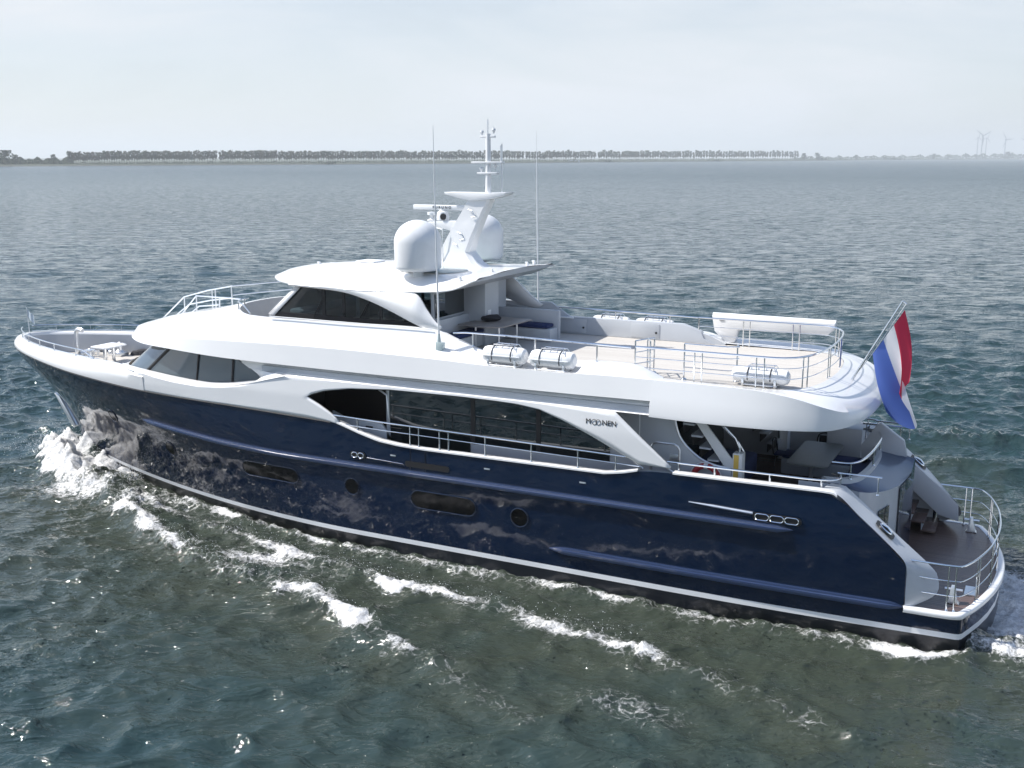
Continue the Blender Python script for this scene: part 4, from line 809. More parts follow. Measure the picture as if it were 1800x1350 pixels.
o = bpy.data.objects.new('folded_cover', me); COL.objects.link(o); o.location = (21.85, -.35, 6.69); o.rotation_euler = (0, 0, 1.2); tag(o, 'crumpled dark cover lying on the sundeck table', 'cover')
# main deck table
t = empty('cockpit_table', (31.6, 1.0-.0, 2.65), 'large grey rounded dining table on the after deck below the overhang', 'table')
def rrect(a, b, r, n=5):
    out = []
    for cx, cy, s0 in ((a-r, b-r, 0), (-a+r, b-r, PI/2), (-a+r, -b+r, PI), (a-r, -b+r, 1.5*PI)):
        for k in range(n+1): th = s0+PI/2*k/n; out.append((cx+r*math.cos(th), cy+r*math.sin(th)))
    return out
t.location = (31.6, .75, 2.65)
g = G(); g.prism(rrect(.56, 1.35, .16), 'z', .72, .76, .008); sub(g, 'table_top', M['greytab'], t)
for y in (-.55, .55):
    g = G(); g.tube([(0, y, .0), (0, y, .72)], .06, 12); g.box(-.3, .3, y-.18, y+.18, 0, .03, .01); sub(g, 'leg', M['steelw'], t)
# chairs behind the table
def chair(loc, rz, label):
    t = empty('deck_chair', loc, label, 'chair', 'dark chairs round the after deck table', rz)
    g = G(); g.box(-.25, .25, -.25, .25, .42, .47, .02); sub(g, 'seat', M['navyfab'], t)
    g = G(); g.tube(crom([(-.25, -.25, .45), (-.3, -.22, .8), (-.32, 0, .88), (-.3, .22, .8), (-.25, .25, .45)], 4), .02, 6); g.box(-.31, -.28, -.2, .2, .55, .8, .01); sub(g, 'backrest', M['black'], t)
    for x, y in ((-.22, -.22), (.22, -.22), (-.22, .22), (.22, .22)):
        g = G(); g.tube([(x, y, 0), (x*.9, y*.9, .43)], .015, 6); sub(g, 'leg', M['steel'], t)
chair((31.5, 2.45, 2.65), -1.6, 'dark chair with a curved back rail behind the far end of the grey table')
chair((30.55, 1.5, 2.65), 0, 'dark chair on the forward side of the grey table under the overhang')
# lifebuoy
t = empty('lifebuoy', (29.5, -2.9, 3.38), 'red and white lifebuoy hanging on the grey side panel below the stair', 'lifebuoy')
g = G(); g.tube([(.33*math.cos(a), 0, .33*math.sin(a)) for a in np.linspace(0, 2*PI, 33)[:-1]], .075, 10, closed=True); sub(g, 'ring', M['red'], t)
for a in (PI/4+PI/4, PI+.0, 0, 1.5*PI):
    g = G(); g.tube([(.33*math.cos(a+d), 0, .33*math.sin(a+d)) for d in (-.16, 0, .16)], .081, 10); sub(g, 'white_band', M['whitem'], t)
g = G(); g.tube([(.43*math.cos(a), -.02, .43*math.sin(a)) for a in np.linspace(0, 2*PI, 25)[:-1]], .012, 5, closed=True); sub(g, 'grab_line', M['whitem'], t)
# foredeck table
t = empty('foredeck_table', (5.0, .1, 3.9), 'white rectangular table with a steel pedestal on the foredeck', 'table')
g = G(); g.prism(rrect(.42, .55, .1), 'z', .60, .65, .008); sub(g, 'table_top', M['whitem'], t)
for y in (-.3, .3):
    g = G(); g.tube([(0, y*.7, 0), (0, y*.7, .6)], .07, 12); sub(g, 'leg', M['steel'], t)

# ---------------------------------------------------------------- sea
def graded(c0, c1, s, gr, far):
    a = list(np.arange(c0, c1, s)); d = s; x = c1; up = []
    while x < far: up.append(x); d *= gr; x += d
    up.append(far); d = s; x = c0-s; dn = []
    while x > -far: dn.append(x); d *= gr; x -= d
    dn.append(-far); return np.array(dn[::-1]+a+up)
def spac(a): d = np.diff(a); return np.maximum(np.append(d, d[-1]), np.insert(d, 0, d[0]))
gx = graded(-12, 46, .1, 1.0165, 15000); gy = graded(-15, 30, .1, 1.0165, 15000)
X, Yg = np.meshgrid(gx, gy); DX, DY = np.meshgrid(spac(gx), spac(gy)); SP = np.maximum(DX, DY)
Z = np.zeros_like(X); UX = np.zeros_like(X); UY = np.zeros_like(X)
near = (np.abs(X-20) < 900) & (np.abs(Yg) < 900)
xn, yn, spn = X[near], Yg[near], SP[near]; zn = np.zeros_like(xn); ux = np.zeros_like(xn); uy = np.zeros_like(xn)
wr = np.random.default_rng(3)
wind = math.radians(118)
for i in range(96):
    lam = .36*(7/.36)**(wr.random()**1.25); th = wind+wr.normal(0, .62); k = 2*PI/lam
    amp = .0088*lam*min(1, (1.8/lam)**1.3); ph = wr.random()*2*PI
    att = np.clip((lam/spn-2.6)/3, 0, 1)
    sel = att > 0; arg = k*(xn[sel]*math.cos(th)+yn[sel]*math.sin(th))+ph
    # slow modulation so that the chop comes in groups
    md = 1+.5*np.sin(.13*k*(xn[sel]*math.cos(th+1.1)+yn[sel]*math.sin(th+1.1))+ph*3)
    zn[sel] += att[sel]*amp*md*np.cos(arg); c = att[sel]*amp*md*.85*np.sin(arg); ux[sel] -= c*math.cos(th); uy[sel] -= c*math.sin(th)
# wake: crests that spread from the bow
def dist_line(px, py, line):
    best = np.full(px.shape, 1e9); tt = np.zeros(px.shape); side = np.zeros(px.shape); acc = 0
    for (a, b), (c, d) in zip(line[:-1], line[1:]):
        vx, vy = c-a, d-b; L2 = vx*vx+vy*vy; t = np.clip(((px-a)*vx+(py-b)*vy)/L2, 0, 1)
        qx, qy = px-(a+t*vx), py-(b+t*vy); dd = np.hypot(qx, qy); m = dd < best
        best[m] = dd[m]; tt[m] = (acc+t*math.sqrt(L2))[m]; side[m] = np.sign(vx*qy-vy*qx)[m]; acc += math.sqrt(L2)
    return best, tt, side
reg = (xn > -8) & (xn < 60) & (yn > -22) & (yn < 32)
px, py = xn[reg], yn[reg]; hz = np.zeros_like(px); foam = np.zeros_like(px); murk = np.zeros_like(px)
def wob(x, y, s, seed):  # cheap smooth noise
    r = np.random.default_rng(seed); o = np.zeros_like(x)
    for i in range(9): a = r.random()*2*PI; k = s*(.5+1.6*r.random()); o += np.sin(k*(x*math.cos(a)+y*math.sin(a))+r.random()*7)
    return o/3
W1 = wob(px, py, 1.6, 1); W2 = wob(px, py, 4.5, 2); W3 = wob(px, py, 11, 5); W4 = wob(px, py, 22, 6)
def ridge(line, h, wd, fo, fw, taps=None, jag=.5, back=1.0):
    """h, fo: values along the line (one per vertex)"""
    seg = [0]
    for a, b in zip(line[:-1], line[1:]): seg.append(seg[-1]+math.hypot(b[0]-a[0], b[1]-a[1]))
    d, t, sd = dist_line(px, py, line); d2 = np.abs(d*sd+W2*jag*.22+W1*jag*.15)
    H = np.interp(t, seg, h); F = np.interp(t, seg, fo)
    wv = wd*np.where(sd*back > 0, 1.5, .8)
    hz[:] += H*np.exp(-(d/wv)**2)*(1+.13*W2+.08*W3+.04*W4)
    foam[:] = np.maximum(foam, F*np.exp(-(d2/fw)**2)*(1+.25*W1))
A = [(2.7, -.4), (3.9, -1.5), (6, -2.8), (9.3, -3.8), (11.7, -5.2), (14, -6.1), (16, -6.9), (20, -7.4), (22.9, -8.7), (25.9, -9.9), (31, -11.8), (40, -15)]
ridge(A, [.35, .5, .4, .3, .34, .26, .2, .3, .24, .16, .12, .08], .6, [.9, 1, .85, .86, 1.0, .74, .55, .92, .84, .35, .1, .0], .40)
B_ = [(7, -2.6), (11, -3.9), (14.4, -4.6), (16.4, -5.0), (19.5, -5.5), (21.8, -5.9), (25.6, -6.0), (29, -6.6), (34, -8.2), (42, -11)]
ridge(B_, [.2, .16, .2, .2, .2, .2, .16, .16, .1, .06], .5, [.85, .7, .82, .86, .76, .95, .72, .72, .25, .0], .36)
for s in (-1, 1):
    hl = [(x, s*(HB(x, .2)+.28)) for x in (4.0, 5, 7, 9, 12, 15, 18, 21, 24, 27, 30, 33, 36)]
    ridge(hl, [.5, .42, .2, .12, .16, .22, .12, .06, .1, .16, .12, .12, .2], .45, [1.2, 1.1, .95, .8, .74, .78, .76, .7, .64, .74, .7, .72, .9], .34)
ridge([(36, -2.9), (38, -3.4), (41, -4.5), (46, -6)], [.3, .35, .3, .2], .6, [.9, 1, .9, .8], .6)
ridge([(36.9, .2), (40, .6), (50, 1.5)], [.1, .4, .35], 2.6, [1.15, 1.15, 1.05], 3.2)
ridge([(3.0, .5), (3.8, 1.4), (6, 2.7), (9.3, 4.2), (14, 6.6), (20, 9.6), (26, 13), (33, 17.6), (38, 19), (50, 24)], [.4, .5, .4, .35, .3, .3, .34, .46, .4, .3], 1.1, [.9, 1, .8, .7, .5, .4, .3, .56, .35, .2], .4)
ridge([(7, 3.0), (15, 5.4), (24, 9.0), (34, 13.8), (44, 18)], [.2, .25, .25, .28, .2], .9, [.6, .4, .3, .3, .2], .4)
# broken water thrown out beside the bow
bl = np.exp(-(((px-4.2)/3.2)**2+((py+2.0)/1.7)**2)*1.1)+np.exp(-(((px-2.3)/1.2)**2+((py+.5)/1.2)**2)*1.4)+.85*np.exp(-(((px-4.2)/2.6)**2+((py-2.0)/1.3)**2)*1.5)
ycv = np.interp(px, [-2, 0, 1.5, 4.4, 6.8, 9.5, 14], [2.2, .5, -.75, -2.9, -3.7, -4.3, -5.5]); mk_ = np.clip((py-(ycv-.15+.22*W2))/.5, 0, 1)*np.clip((-ycv+.45-py+.2*W2+2.2*(px < 2.5))/.5, 0, 1)
mk_ = np.where(px > 14, 0, mk_); bl = bl*mk_
foam = np.maximum(foam, np.clip(bl*1.2, 0, 1)*(1.2+.25*W1)); hz += .38*np.clip(bl, 0, 1)*(1+.12*W2+.10*W3+.06*W4)
lace = np.exp(-(((px-8.5)/4.5)**2+((py+3.2)/1.6)**2)); foam = np.maximum(foam, .92*lace*(1+.3*W1))
lace = np.exp(-(((px-17.5)/4)**2+((py+6.1)/1.2)**2)); foam = np.maximum(foam, .72*lace*(1+.3*W1))
lace = np.exp(-(((px-29.9)/1.5)**2+((py+9.3)/.6)**2)); foam = np.maximum(foam, .6*lace); hz += .15*lace
ys_ = np.array([0.0]); hs = np.array([HB(float(x), .2) if 3.7 < x < 36.3 else 0. for x in np.linspace(-8, 60, 400)])
hbv = np.interp(px, np.linspace(-8, 60, 400), hs); da = np.abs(py)-hbv
murk = np.clip(np.exp(-(np.clip(da, 0, 99)/9.5)**2)*np.clip((px+1)/8, 0, 1)*1.15+.2*W1*np.exp(-np.clip(da, 0, 99)/9), 0, 1)
# turbulence
rough = np.clip(murk, 0, 1); hz += rough*(.022*W2+.013*W3+.006*W4)+np.clip(foam-.3, 0, 1)*(.035*W2+.03*W3+.018*W4)
foam = np.where(px > 3, foam, foam)
inside = (da < .1) & (px > 4.2) & (px < 36); hz[inside] = np.minimum(hz[inside], .15)
zn[reg] = zn[reg]*(1-.45*rough)+hz
Z[near] = zn; UX[near] = ux; UY[near] = uy
Z[near] -= .02
ff = np.zeros_like(xn); ff[reg] = foam; FO = np.zeros_like(X); FO[near] = ff
ff = np.zeros_like(xn); ff[reg] = murk; MU = np.zeros_like(X); MU[near] = ff
V = np.stack([X+UX, Yg+UY, Z], -1).reshape(-1, 3).astype(np.float32)
ny, nx = X.shape; idx = np.arange(nx*ny).reshape(ny, nx)
Fq = np.stack([idx[:-1, :-1], idx[:-1, 1:], idx[1:, 1:], idx[1:, :-1]], -1).reshape(-1, 4).astype(np.int32)
me = bpy.data.meshes.new('water'); me.vertices.add(len(V)); me.vertices.foreach_set('co', V.ravel())
me.loops.add(Fq.size); me.loops.foreach_set('vertex_index', Fq.ravel()); me.polygons.add(len(Fq))
me.polygons.foreach_set('loop_start', np.arange(0, Fq.size, 4, dtype=np.int32)); me.polygons.foreach_set('use_smooth', np.ones(len(Fq), dtype=bool))
CH = np.clip((SP-.12)/.9, 0, 1)**.5; FAR_ = np.clip((SP-1.2)/9, 0, 1)**.6
for nm, arr in (('foam', FO), ('murk', MU), ('chop', CH), ('far', FAR_)):
    at = me.attributes.new(nm, 'FLOAT', 'POINT'); at.data.foreach_set('value', arr.ravel().astype(np.float32))
me.update(); me.validate()
wm = bpy.data.materials.new('sea_water'); wm.use_nodes = True; t = wm.node_tree; b = t.nodes['Principled BSDF']; K = t.links.new; NN = t.nodes.new
geo = NN('ShaderNodeNewGeometry')
def noi(scale, detail=4, rough=.55, dist=0, stretch=(1, 1, 1), rot=0):
    m_ = NN('ShaderNodeMapping'); m_.vector_type = 'TEXTURE'; m_.inputs['Scale'].default_value = tuple(1/q_ for q_ in stretch); m_.inputs['Rotation'].default_value = (0, 0, rot); K(geo.outputs['Position'], m_.inputs[0])
    n_ = NN('ShaderNodeTexNoise'); n_.inputs['Scale'].default_value = scale; n_.inputs['Detail'].default_value = detail; n_.inputs['Roughness'].default_value = rough; n_.inputs['Distortion'].default_value = dist
    K(m_.outputs[0], n_.inputs['Vector']); return n_.outputs[0]
def math_(op, a, b_=None, c_=None):
    m_ = NN('ShaderNodeMath'); m_.operation = op
    for i, v_ in enumerate((a, b_, c_)):
        if v_ is None: continue
        if isinstance(v_, (int, float)): m_.inputs[i].default_value = v_
        else: K(v_, m_.inputs[i])
    return m_.outputs[0]
rot = wind
h1 = noi(.22, 3, .5, .3, (1.6, .7, 1), rot); h2 = noi(.62, 3, .5, .5, (1.7, .55, 1), rot+.15); h3 = noi(2.1, 3, .5, .5, (1.6, .6, 1), rot-.25); h4 = noi(9, 2, .5, .3, (1.4, .7, 1), rot+.3)
crest = lambda n_: math_('SUBTRACT', .25, math_('ABSOLUTE', math_('SUBTRACT', n_, .5)))
hh = math_('ADD', math_('ADD', math_('MULTIPLY', h1, .22), math_('ADD', math_('MULTIPLY', h2, .12), math_('MULTIPLY', crest(h2), .42))), math_('ADD', math_('ADD', math_('MULTIPLY', h3, .05), math_('MULTIPLY', crest(h3), .13)), math_('MULTIPLY', h4, .018)))
bp = NN('ShaderNodeBump'); bp.inputs['Strength'].default_value = 1; bp.inputs['Distance'].default_value = .62; K(hh, bp.inputs['Height'])
def vnoise(scale, amp, stretch, rot_, det=3):
    m_ = NN('ShaderNodeMapping'); m_.vector_type = 'TEXTURE'; m_.inputs['Scale'].default_value = tuple(1/q_ for q_ in stretch); m_.inputs['Rotation'].default_value = (0, 0, rot_); K(geo.outputs['Position'], m_.inputs[0])
    n_ = NN('ShaderNodeTexNoise'); n_.inputs['Scale'].default_value = scale; n_.inputs['Detail'].default_value = det; n_.inputs['Roughness'].default_value = .6; K(m_.outputs[0], n_.inputs['Vector'])
    s_ = NN('ShaderNodeVectorMath'); s_.operation = 'SUBTRACT'; K(n_.outputs['Color'], s_.inputs[0]); s_.inputs[1].default_value = (.5, .5, .5)
    q_ = NN('ShaderNodeVectorMath'); q_.operation = 'MULTIPLY'; K(s_.outputs[0], q_.inputs[0]); q_.inputs[1].default_value = (amp, amp, 0); return q_.outputs[0]
v1 = vnoise(.95, 1.75, (1.7, .55, 1), rot, 3); v2 = vnoise(1.7, .8, (1.6, .7, 1), rot+.25, 2)
va = NN('ShaderNodeVectorMath'); va.operation = 'ADD'; K(v1, va.inputs[0]); K(v2, va.inputs[1])
patch = NN('ShaderNodeMapRange'); K(noi(.018, 3, .5, .3, (1, .5, 1), rot), patch.inputs[0]); patch.inputs[1].default_value = .35; patch.inputs[2].default_value = .65; patch.inputs[3].default_value = .8; patch.inputs[4].default_value = 1.2
ca = NN('ShaderNodeAttribute'); ca.attribute_name = 'chop'; cs = math_('MULTIPLY', patch.outputs[0], math_('MULTIPLY_ADD', ca.outputs['Fac'], .84, .16))
v3 = vnoise(7.5, 1.0, (1, 1, 1), .7, 2); c1_ = NN('ShaderNodeVectorMath'); c1_.operation = 'MULTIPLY'; K(v3, c1_.inputs[0]); K(v3, c1_.inputs[1])
c2_ = NN('ShaderNodeVectorMath'); c2_.operation = 'MULTIPLY'; K(c1_.outputs[0], c2_.inputs[0]); K(v3, c2_.inputs[1]); c3_ = NN('ShaderNodeVectorMath'); c3_.operation = 'SCALE'; K(c2_.outputs[0], c3_.inputs[0])
sg = NN('ShaderNodeMapRange'); K(noi(.16, 3, .6, .8), sg.inputs[0]); sg.inputs[1].default_value = .45; sg.inputs[2].default_value = .66; sg.inputs[3].default_value = 2; sg.inputs[4].default_value = 110; K(sg.outputs[0], c3_.inputs['Scale'])
vs = NN('ShaderNodeVectorMath'); vs.operation = 'SCALE'; K(va.outputs[0], vs.inputs[0]); K(cs, vs.inputs['Scale'])
va2 = NN('ShaderNodeVectorMath'); va2.operation = 'ADD'; K(bp.outputs[0], va2.inputs[0]); K(c3_.outputs[0], va2.inputs[1])
vb = NN('ShaderNodeVectorMath'); vb.operation = 'ADD'; K(va2.outputs[0], vb.inputs[0]); K(vs.outputs[0], vb.inputs[1])
vn = NN('ShaderNodeVectorMath'); vn.operation = 'NORMALIZE'; K(vb.outputs[0], vn.inputs[0]); K(vn.outputs[0], b.inputs['Normal'])
fa = NN('ShaderNodeAttribute'); fa.attribute_name = 'foam'; ma = NN('ShaderNodeAttribute'); ma.attribute_name = 'murk'
fn1 = noi(1.7, 9, .74, 1.0); fn2 = noi(9, 7, .75, .8)
fn = math_('ADD', math_('MULTIPLY', fn1, .5), math_('MULTIPLY', fn2, .5))
dn = NN('ShaderNodeTexNoise'); dn.inputs['Scale'].default_value = 2.0; dn.inputs['Detail'].default_value = 6; K(geo.outputs['Position'], dn.inputs['Vector'])
dv = NN('ShaderNodeVectorMath'); dv.operation = 'MULTIPLY_ADD'; K(dn.outputs['Color'], dv.inputs[0]); dv.inputs[1].default_value = (.9, .9, 0); K(geo.outputs['Position'], dv.inputs[2])
vo = NN('ShaderNodeTexVoronoi'); vo.feature = 'DISTANCE_TO_EDGE'; vo.inputs['Scale'].default_value = 3.2; K(dv.outputs[0], vo.inputs['Vector'])
vl = NN('ShaderNodeMapRange'); K(vo.outputs['Distance'], vl.inputs[0]); vl.inputs[1].default_value = .0; vl.inputs[2].default_value = .14; vl.inputs[3].default_value = 1; vl.inputs[4].default_value = 0
e1 = NN('ShaderNodeMapRange'); e1.interpolation_type = 'SMOOTHSTEP'; K(math_('ADD', math_('MULTIPLY', fa.outputs['Fac'], .68), math_('ADD', fn, math_('MULTIPLY', vl.outputs[0], .07))), e1.inputs[0]); e1.inputs[1].default_value = .91; e1.inputs[2].default_value = 1.17
gate_ = NN('ShaderNodeMapRange'); K(math_('ADD', fa.outputs['Fac'], math_('MULTIPLY', math_('SUBTRACT', fn, .5), 1.6)), gate_.inputs[0]); gate_.inputs[1].default_value = .22; gate_.inputs[2].default_value = .62
brk = NN('ShaderNodeMapRange'); brk.interpolation_type = 'SMOOTHSTEP'; K(noi(3.0, 5, .7, 1.0), brk.inputs[0]); brk.inputs[1].default_value = .42; brk.inputs[2].default_value = .58
lacem = math_('MULTIPLY', math_('MULTIPLY', math_('MULTIPLY', math_('POWER', vl.outputs[0], 2.0), brk.outputs[0]), gate_.outputs[0]), .6)
fm = math_('MINIMUM', math_('MAXIMUM', e1.outputs[0], lacem), 1.0)
cm = NN('ShaderNodeMix'); cm.data_type = 'RGBA'; cm.inputs['A'].default_value = (.019, .043, .047, 1); cm.inputs['B'].default_value = (.040, .050, .038, 1)
murkn = math_('MULTIPLY', math_('ADD', ma.outputs['Fac'], math_('MULTIPLY', math_('SUBTRACT', noi(.35, 4, .6, .8), .5), .8)), 1.0); 
mcl = NN('ShaderNodeClamp'); K(murkn, mcl.inputs[0]); K(mcl.outputs[0], cm.inputs['Factor'])
c2 = NN('ShaderNodeMix'); c2.data_type = 'RGBA'; fcr = NN('ShaderNodeMapRange'); K(fn2, fcr.inputs[0]); fcr.inputs[1].default_value = .35; fcr.inputs[2].default_value = .62; fcr.inputs[3].default_value = .42; fcr.inputs[4].default_value = .82; fcc = NN('ShaderNodeCombineColor'); [K(fcr.outputs[0], fcc.inputs[q_]) for q_ in (0, 1, 2)]; K(fcc.outputs[0], c2.inputs['B']); K(cm.outputs['Result'], c2.inputs['A']); K(fm, c2.inputs['Factor']); K(c2.outputs['Result'], b.inputs['Base Color'])
rr = NN('ShaderNodeMapRange'); K(fm, rr.inputs[0]); fra = NN('ShaderNodeAttribute'); fra.attribute_name = 'far'; K(math_('MULTIPLY_ADD', fra.outputs['Fac'], .19, .05), rr.inputs[3]); rr.inputs[4].default_value = .7; K(rr.outputs[0], b.inputs['Roughness'])
b.inputs['IOR'].default_value = 1.33; b.inputs['Specular IOR Level'].default_value = .5
me.materials.append(wm); wo_ = bpy.data.objects.new('water', me); COL.objects.link(wo_); tag(wo_, 'choppy blue-green lake water with white wake foam around the yacht', None, None, 'structure')

# droplets thrown up at the bow and along the crests
g = G(); r_ = random.Random(5)
def drop(x, y, z, s):
    a = [(x+s, y, z), (x, y+s, z), (x-s, y, z), (x, y-s, z), (x, y, z+s*1.2), (x, y, z-s)]
    g.add(a, [(0, 1, 4), (1, 2, 4), (2, 3, 4), (3, 0, 4), (1, 0, 5), (2, 1, 5), (3, 2, 5), (0, 3, 5)])
for i in range(2600):
    t_ = r_.random(); x = 1.2+t_**1.3*7.5; y = -(max(HB(max(x, 3.5), .5), .0)+.05+abs(r_.gauss(0, .7))); z = .35+abs(r_.gauss(0, .30))*(1.25-t_)
    if r_.random() < .28: y = -y
    if x < 3.4: y = r_.gauss(-.6, .8)
    drop(x, y, z, r_.uniform(.006, .02))
for line, hz_ in ((A[3:9], .35), (B_[2:8], .25)):
    for i in range(420):
        k = r_.random()*(len(line)-1); j = int(k); f_ = k-j; x = lerp(line[j][0], line[j+1][0], f_)+r_.gauss(0, .15); y = lerp(line[j][1], line[j+1][1], f_)+r_.gauss(0, .2)
        drop(x, y, hz_+abs(r_.gauss(0, .12)), r_.uniform(.005, .014))
sp_ = g.build('spray', M['whitem'], None, smooth=False); tag(sp_, 'fine white spray droplets thrown up along the bow wave', None, None, 'stuff')

# ---------------------------------------------------------------- far shore
CAM = Vector((37.2, -29.5, 0)); FH = Vector((-math.sin(YAW), math.cos(YAW), 0)); RH = Vector((math.cos(YAW), math.sin(YAW), 0))
def far(deg, d, z=0):  # bearing in degrees right of the boat's quarter line, distance along it
    return CAM+FH*d+RH*(d*math.tan(R(deg)))+Vector((0, 0, z))
def brg(u): return math.degrees(math.atan((u-900)/1943))
shore = [(-60, 1230), (-40, 1300), (-28, 1400), (-24.8, 1410), (-19, 1560), (-14.4, 1700), (-9, 1840), (-5.9, 1950), (0, 2250), (5, 2700), (10, 3200), (14.4, 3800), (20, 5200), (24.8, 6300), (40, 9000)]
gm = mat('shore_grass', (.045, .06, .03), .9, var=.3, scale=.01); sm_ = mat('shore_stones', (.10, .10, .09), .9, var=.3, scale=.1)
g = G(); f0 = [tuple(far(a, d, -.5)) for a, d in shore]; f1 = [tuple(far(a, d+6, 1.1)) for a, d in shore]; f2 = [tuple(far(a, d+60, 1.8)) for a, d in shore]; f3 = [tuple(far(a, 15500, 3)) for a, d in shore]
g.loft([f0, f1], 1); g.loft([f1, f2, f3], 0); o = g.build('far_shore', [gm, sm_], None, smooth=False); tag(o, 'low grassy bank along the far side of the lake', None, None, 'structure')
lf = mat('poplar_leaves', (.055, .085, .04), .7, var=.35, scale=.12); lf2 = mat('poplar_leaves_olive', (.085, .095, .045), .7, var=.3, scale=.12); bk = mat('pale_bark', (.09, .085, .07), .9, var=.2, scale=1)
def leafcloud(rr_, n, zf, s0, s1, core=True):
    v = []; f = []
    for i in range(n):
        c = Vector(zf(rr_)); s = rr_.uniform(s0, s1); nrm = Vector((rr_.gauss(0, 1), rr_.gauss(0, 1), rr_.gauss(0, .7)+.3)).normalized()
        a = nrm.orthogonal().normalized()*s; b_ = nrm.cross(a)*rr_.uniform(.6, 1); k = len(v)
        v += [tuple(c+a), tuple(c+b_), tuple(c-a), tuple(c-b_)]; f.append((k, k+1, k+2, k+3))
    return v, f
def tree_proto(name, seed, H, rx, z0, lm, label, cat, group, n=330, lean=.0):
    rr_ = random.Random(seed); t = empty(name, (0, 0, 0), label, cat, group)
    g = G(); g.tube([(0, 0, -1), (.1, 0, H*.3), (lean*H*.4, .2, H*.6), (lean*H, 0, H*.93)], [.42, .34, .24, .06], 6, cap=False)
    for k in range(7):
        z = H*(.36+.08*k); a = rr_.random()*7; ln = rx*rr_.uniform(.6, .95)
        g.tube([(lean*z, 0, z), (lean*z+ln*.5*math.cos(a), ln*.5*math.sin(a), z+H*.07), (lean*z+ln*math.cos(a), ln*math.sin(a), z+H*.16)], [.14, .09, .03], 4, cap=False)
    o = g.build('trunk', bk, None); o.parent = t
    cl_ = [(rr_.uniform(-1, 1)*rx*.6, rr_.uniform(-1, 1)*rx*.6, rr_.uniform(z0+H*.06, H*.93), rr_.uniform(.32, .62)*rx) for _ in range(12)]
    def zf(r2):
        if r2.random() < .75:
            cx, cy, cz, cs = r2.choice(cl_); return (cx+lean*cz+r2.gauss(0, cs*.6), cy+r2.gauss(0, cs*.6), min(max(cz+r2.gauss(0, cs*.8), z0*.85), H*1.01))
        z = r2.uniform(z0, H); w_ = rx*math.sqrt(max(.05, 1-((z-(z0+H)/2)/((H-z0)/2*1.05))**2)); a = r2.random()*7
        return (lean*z+w_*math.cos(a)*r2.uniform(.3, 1), w_*math.sin(a)*r2.uniform(.3, 1), z)
    v, f = leafcloud(rr_, n, zf, .45, 1.0); g = G(); g.add(v, f); me_ = bpy.data.meshes.new('crown'); me_.from_pydata(v, [], f); me_.materials.append(lm)
    c = bpy.data.objects.new('crown', me_); COL.objects.link(c); c.parent = t
    return t
def place(t, p, sc_, rz, first, label=None):
    if not first:
        r = t.copy(); COL.objects.link(r)
        for ch in list(t.children): c = ch.copy(); COL.objects.link(c); c.parent = r
        t = r
    t.location = p; t.scale = sc_; t.rotation_euler = (0, 0, rz)
    if label: t['label'] = label
    return t
PL_ = 'tall grey-green poplar with a bare pale trunk in the long row on the far shore'; PG = 'poplars in the long row on the far shore'
protos = [tree_proto('poplar_tree', 10+i, 21, 3.5, 7.2+i*.4, lf if i % 2 else lf2, PL_, 'tree', PG, 420, lean=.02*(i-2)) for i in range(5)]
used = [False]*5; tr = random.Random(11); u = 121.0; cnt = 0
def shd(deg): return float(I(deg, [a for a, d in shore], [d for a, d in shore]))
while u < 1404 and cnt < 292:
    dg = brg(u); d = shd(dg)+tr.uniform(45, 75)
    hgt = 11.6+(276.7-266.2-tr.gauss(0, .9))*d/1943-1.5
    if u < 180: hgt *= .93
    s = hgt/21; i = tr.randrange(5)
    if tr.random() > .008: place(protos[i], far(dg, d, 1.5), (min(s, 1.25), min(s, 1.25), s), tr.random()*6, not used[i]); used[i] = True; cnt += 1
    u += tr.uniform(3.5, 5.3) if u > 400 else tr.uniform(3.8, 5.0)
# single round trees and bushes
BP = tree_proto('round_tree', 40, 12, 5.2, 2.0, lf, '', 'tree', None, 420)
first = True
for u, dd, H, wd, lab, grp in ((8, 60, 19, 1.25, 'large dark round tree at the left end of the far shore', None), (-12, 90, 16, 1.3, 'dark tree cut by the left edge of the photo', None), (26, 120, 13.5, 1.0, 'lower round tree just right of the large one at the left end', None),
        (94, 110, 14, .7, 'lone pointed tree in the low wood left of the poplar row', None), (1413, 60, 24, .9, 'small round tree right after the right end of the poplar row', None), (1437, 60, 26, .9, 'rounded tree standing alone right of the poplar row', None), (1505, 80, 20, .8, 'low round tree in the hazy wood on the right shore', None), (1641, 80, 27, .9, 'bushy tree rising from the hazy wood left of the wind turbines', None), (1771, 80, 40, 1.0, 'dark rounded tree under the far right wind turbines', None)):
    dg = brg(u); d = shd(dg)+dd; s = H/12; place(BP, far(dg, d, 1.2), (s*wd, s*wd, s), u, first, lab); first = False
def wood(name, u0, u1, dd, H, n, label, seed, dep=60):
    rr_ = random.Random(seed); v = []; f = []
    for i in range(n):
        u = rr_.uniform(u0, u1); dg = brg(u); d = shd(dg)+dd+rr_.uniform(0, dep); hh_ = H(u)*(.75+.25*math.sin(u*.31)*math.sin(u*.083+2))
        c = far(dg, d, 1+rr_.random()**.7*hh_); s = hh_*.09*rr_.uniform(.6, 1.4)+.3; nrm = Vector((rr_.gauss(0, 1), rr_.gauss(0, 1), rr_.gauss(0, .7))).normalized()
        a = nrm.orthogonal().normalized()*s; b_ = nrm.cross(a); k = len(v); v += [tuple(c+a), tuple(c+b_), tuple(c-a), tuple(c-b_)]; f.append((k, k+1, k+2, k+3))
    me_ = bpy.data.meshes.new(name); me_.from_pydata(v, [], f); me_.materials.append(lf); o = bpy.data.objects.new(name, me_); COL.objects.link(o); tag(o, label, None, None, 'stuff')
wood('far_wood', -80, 128, 150, lambda u: 11, 5000, 'low hazy wood left of the poplar row', 1)
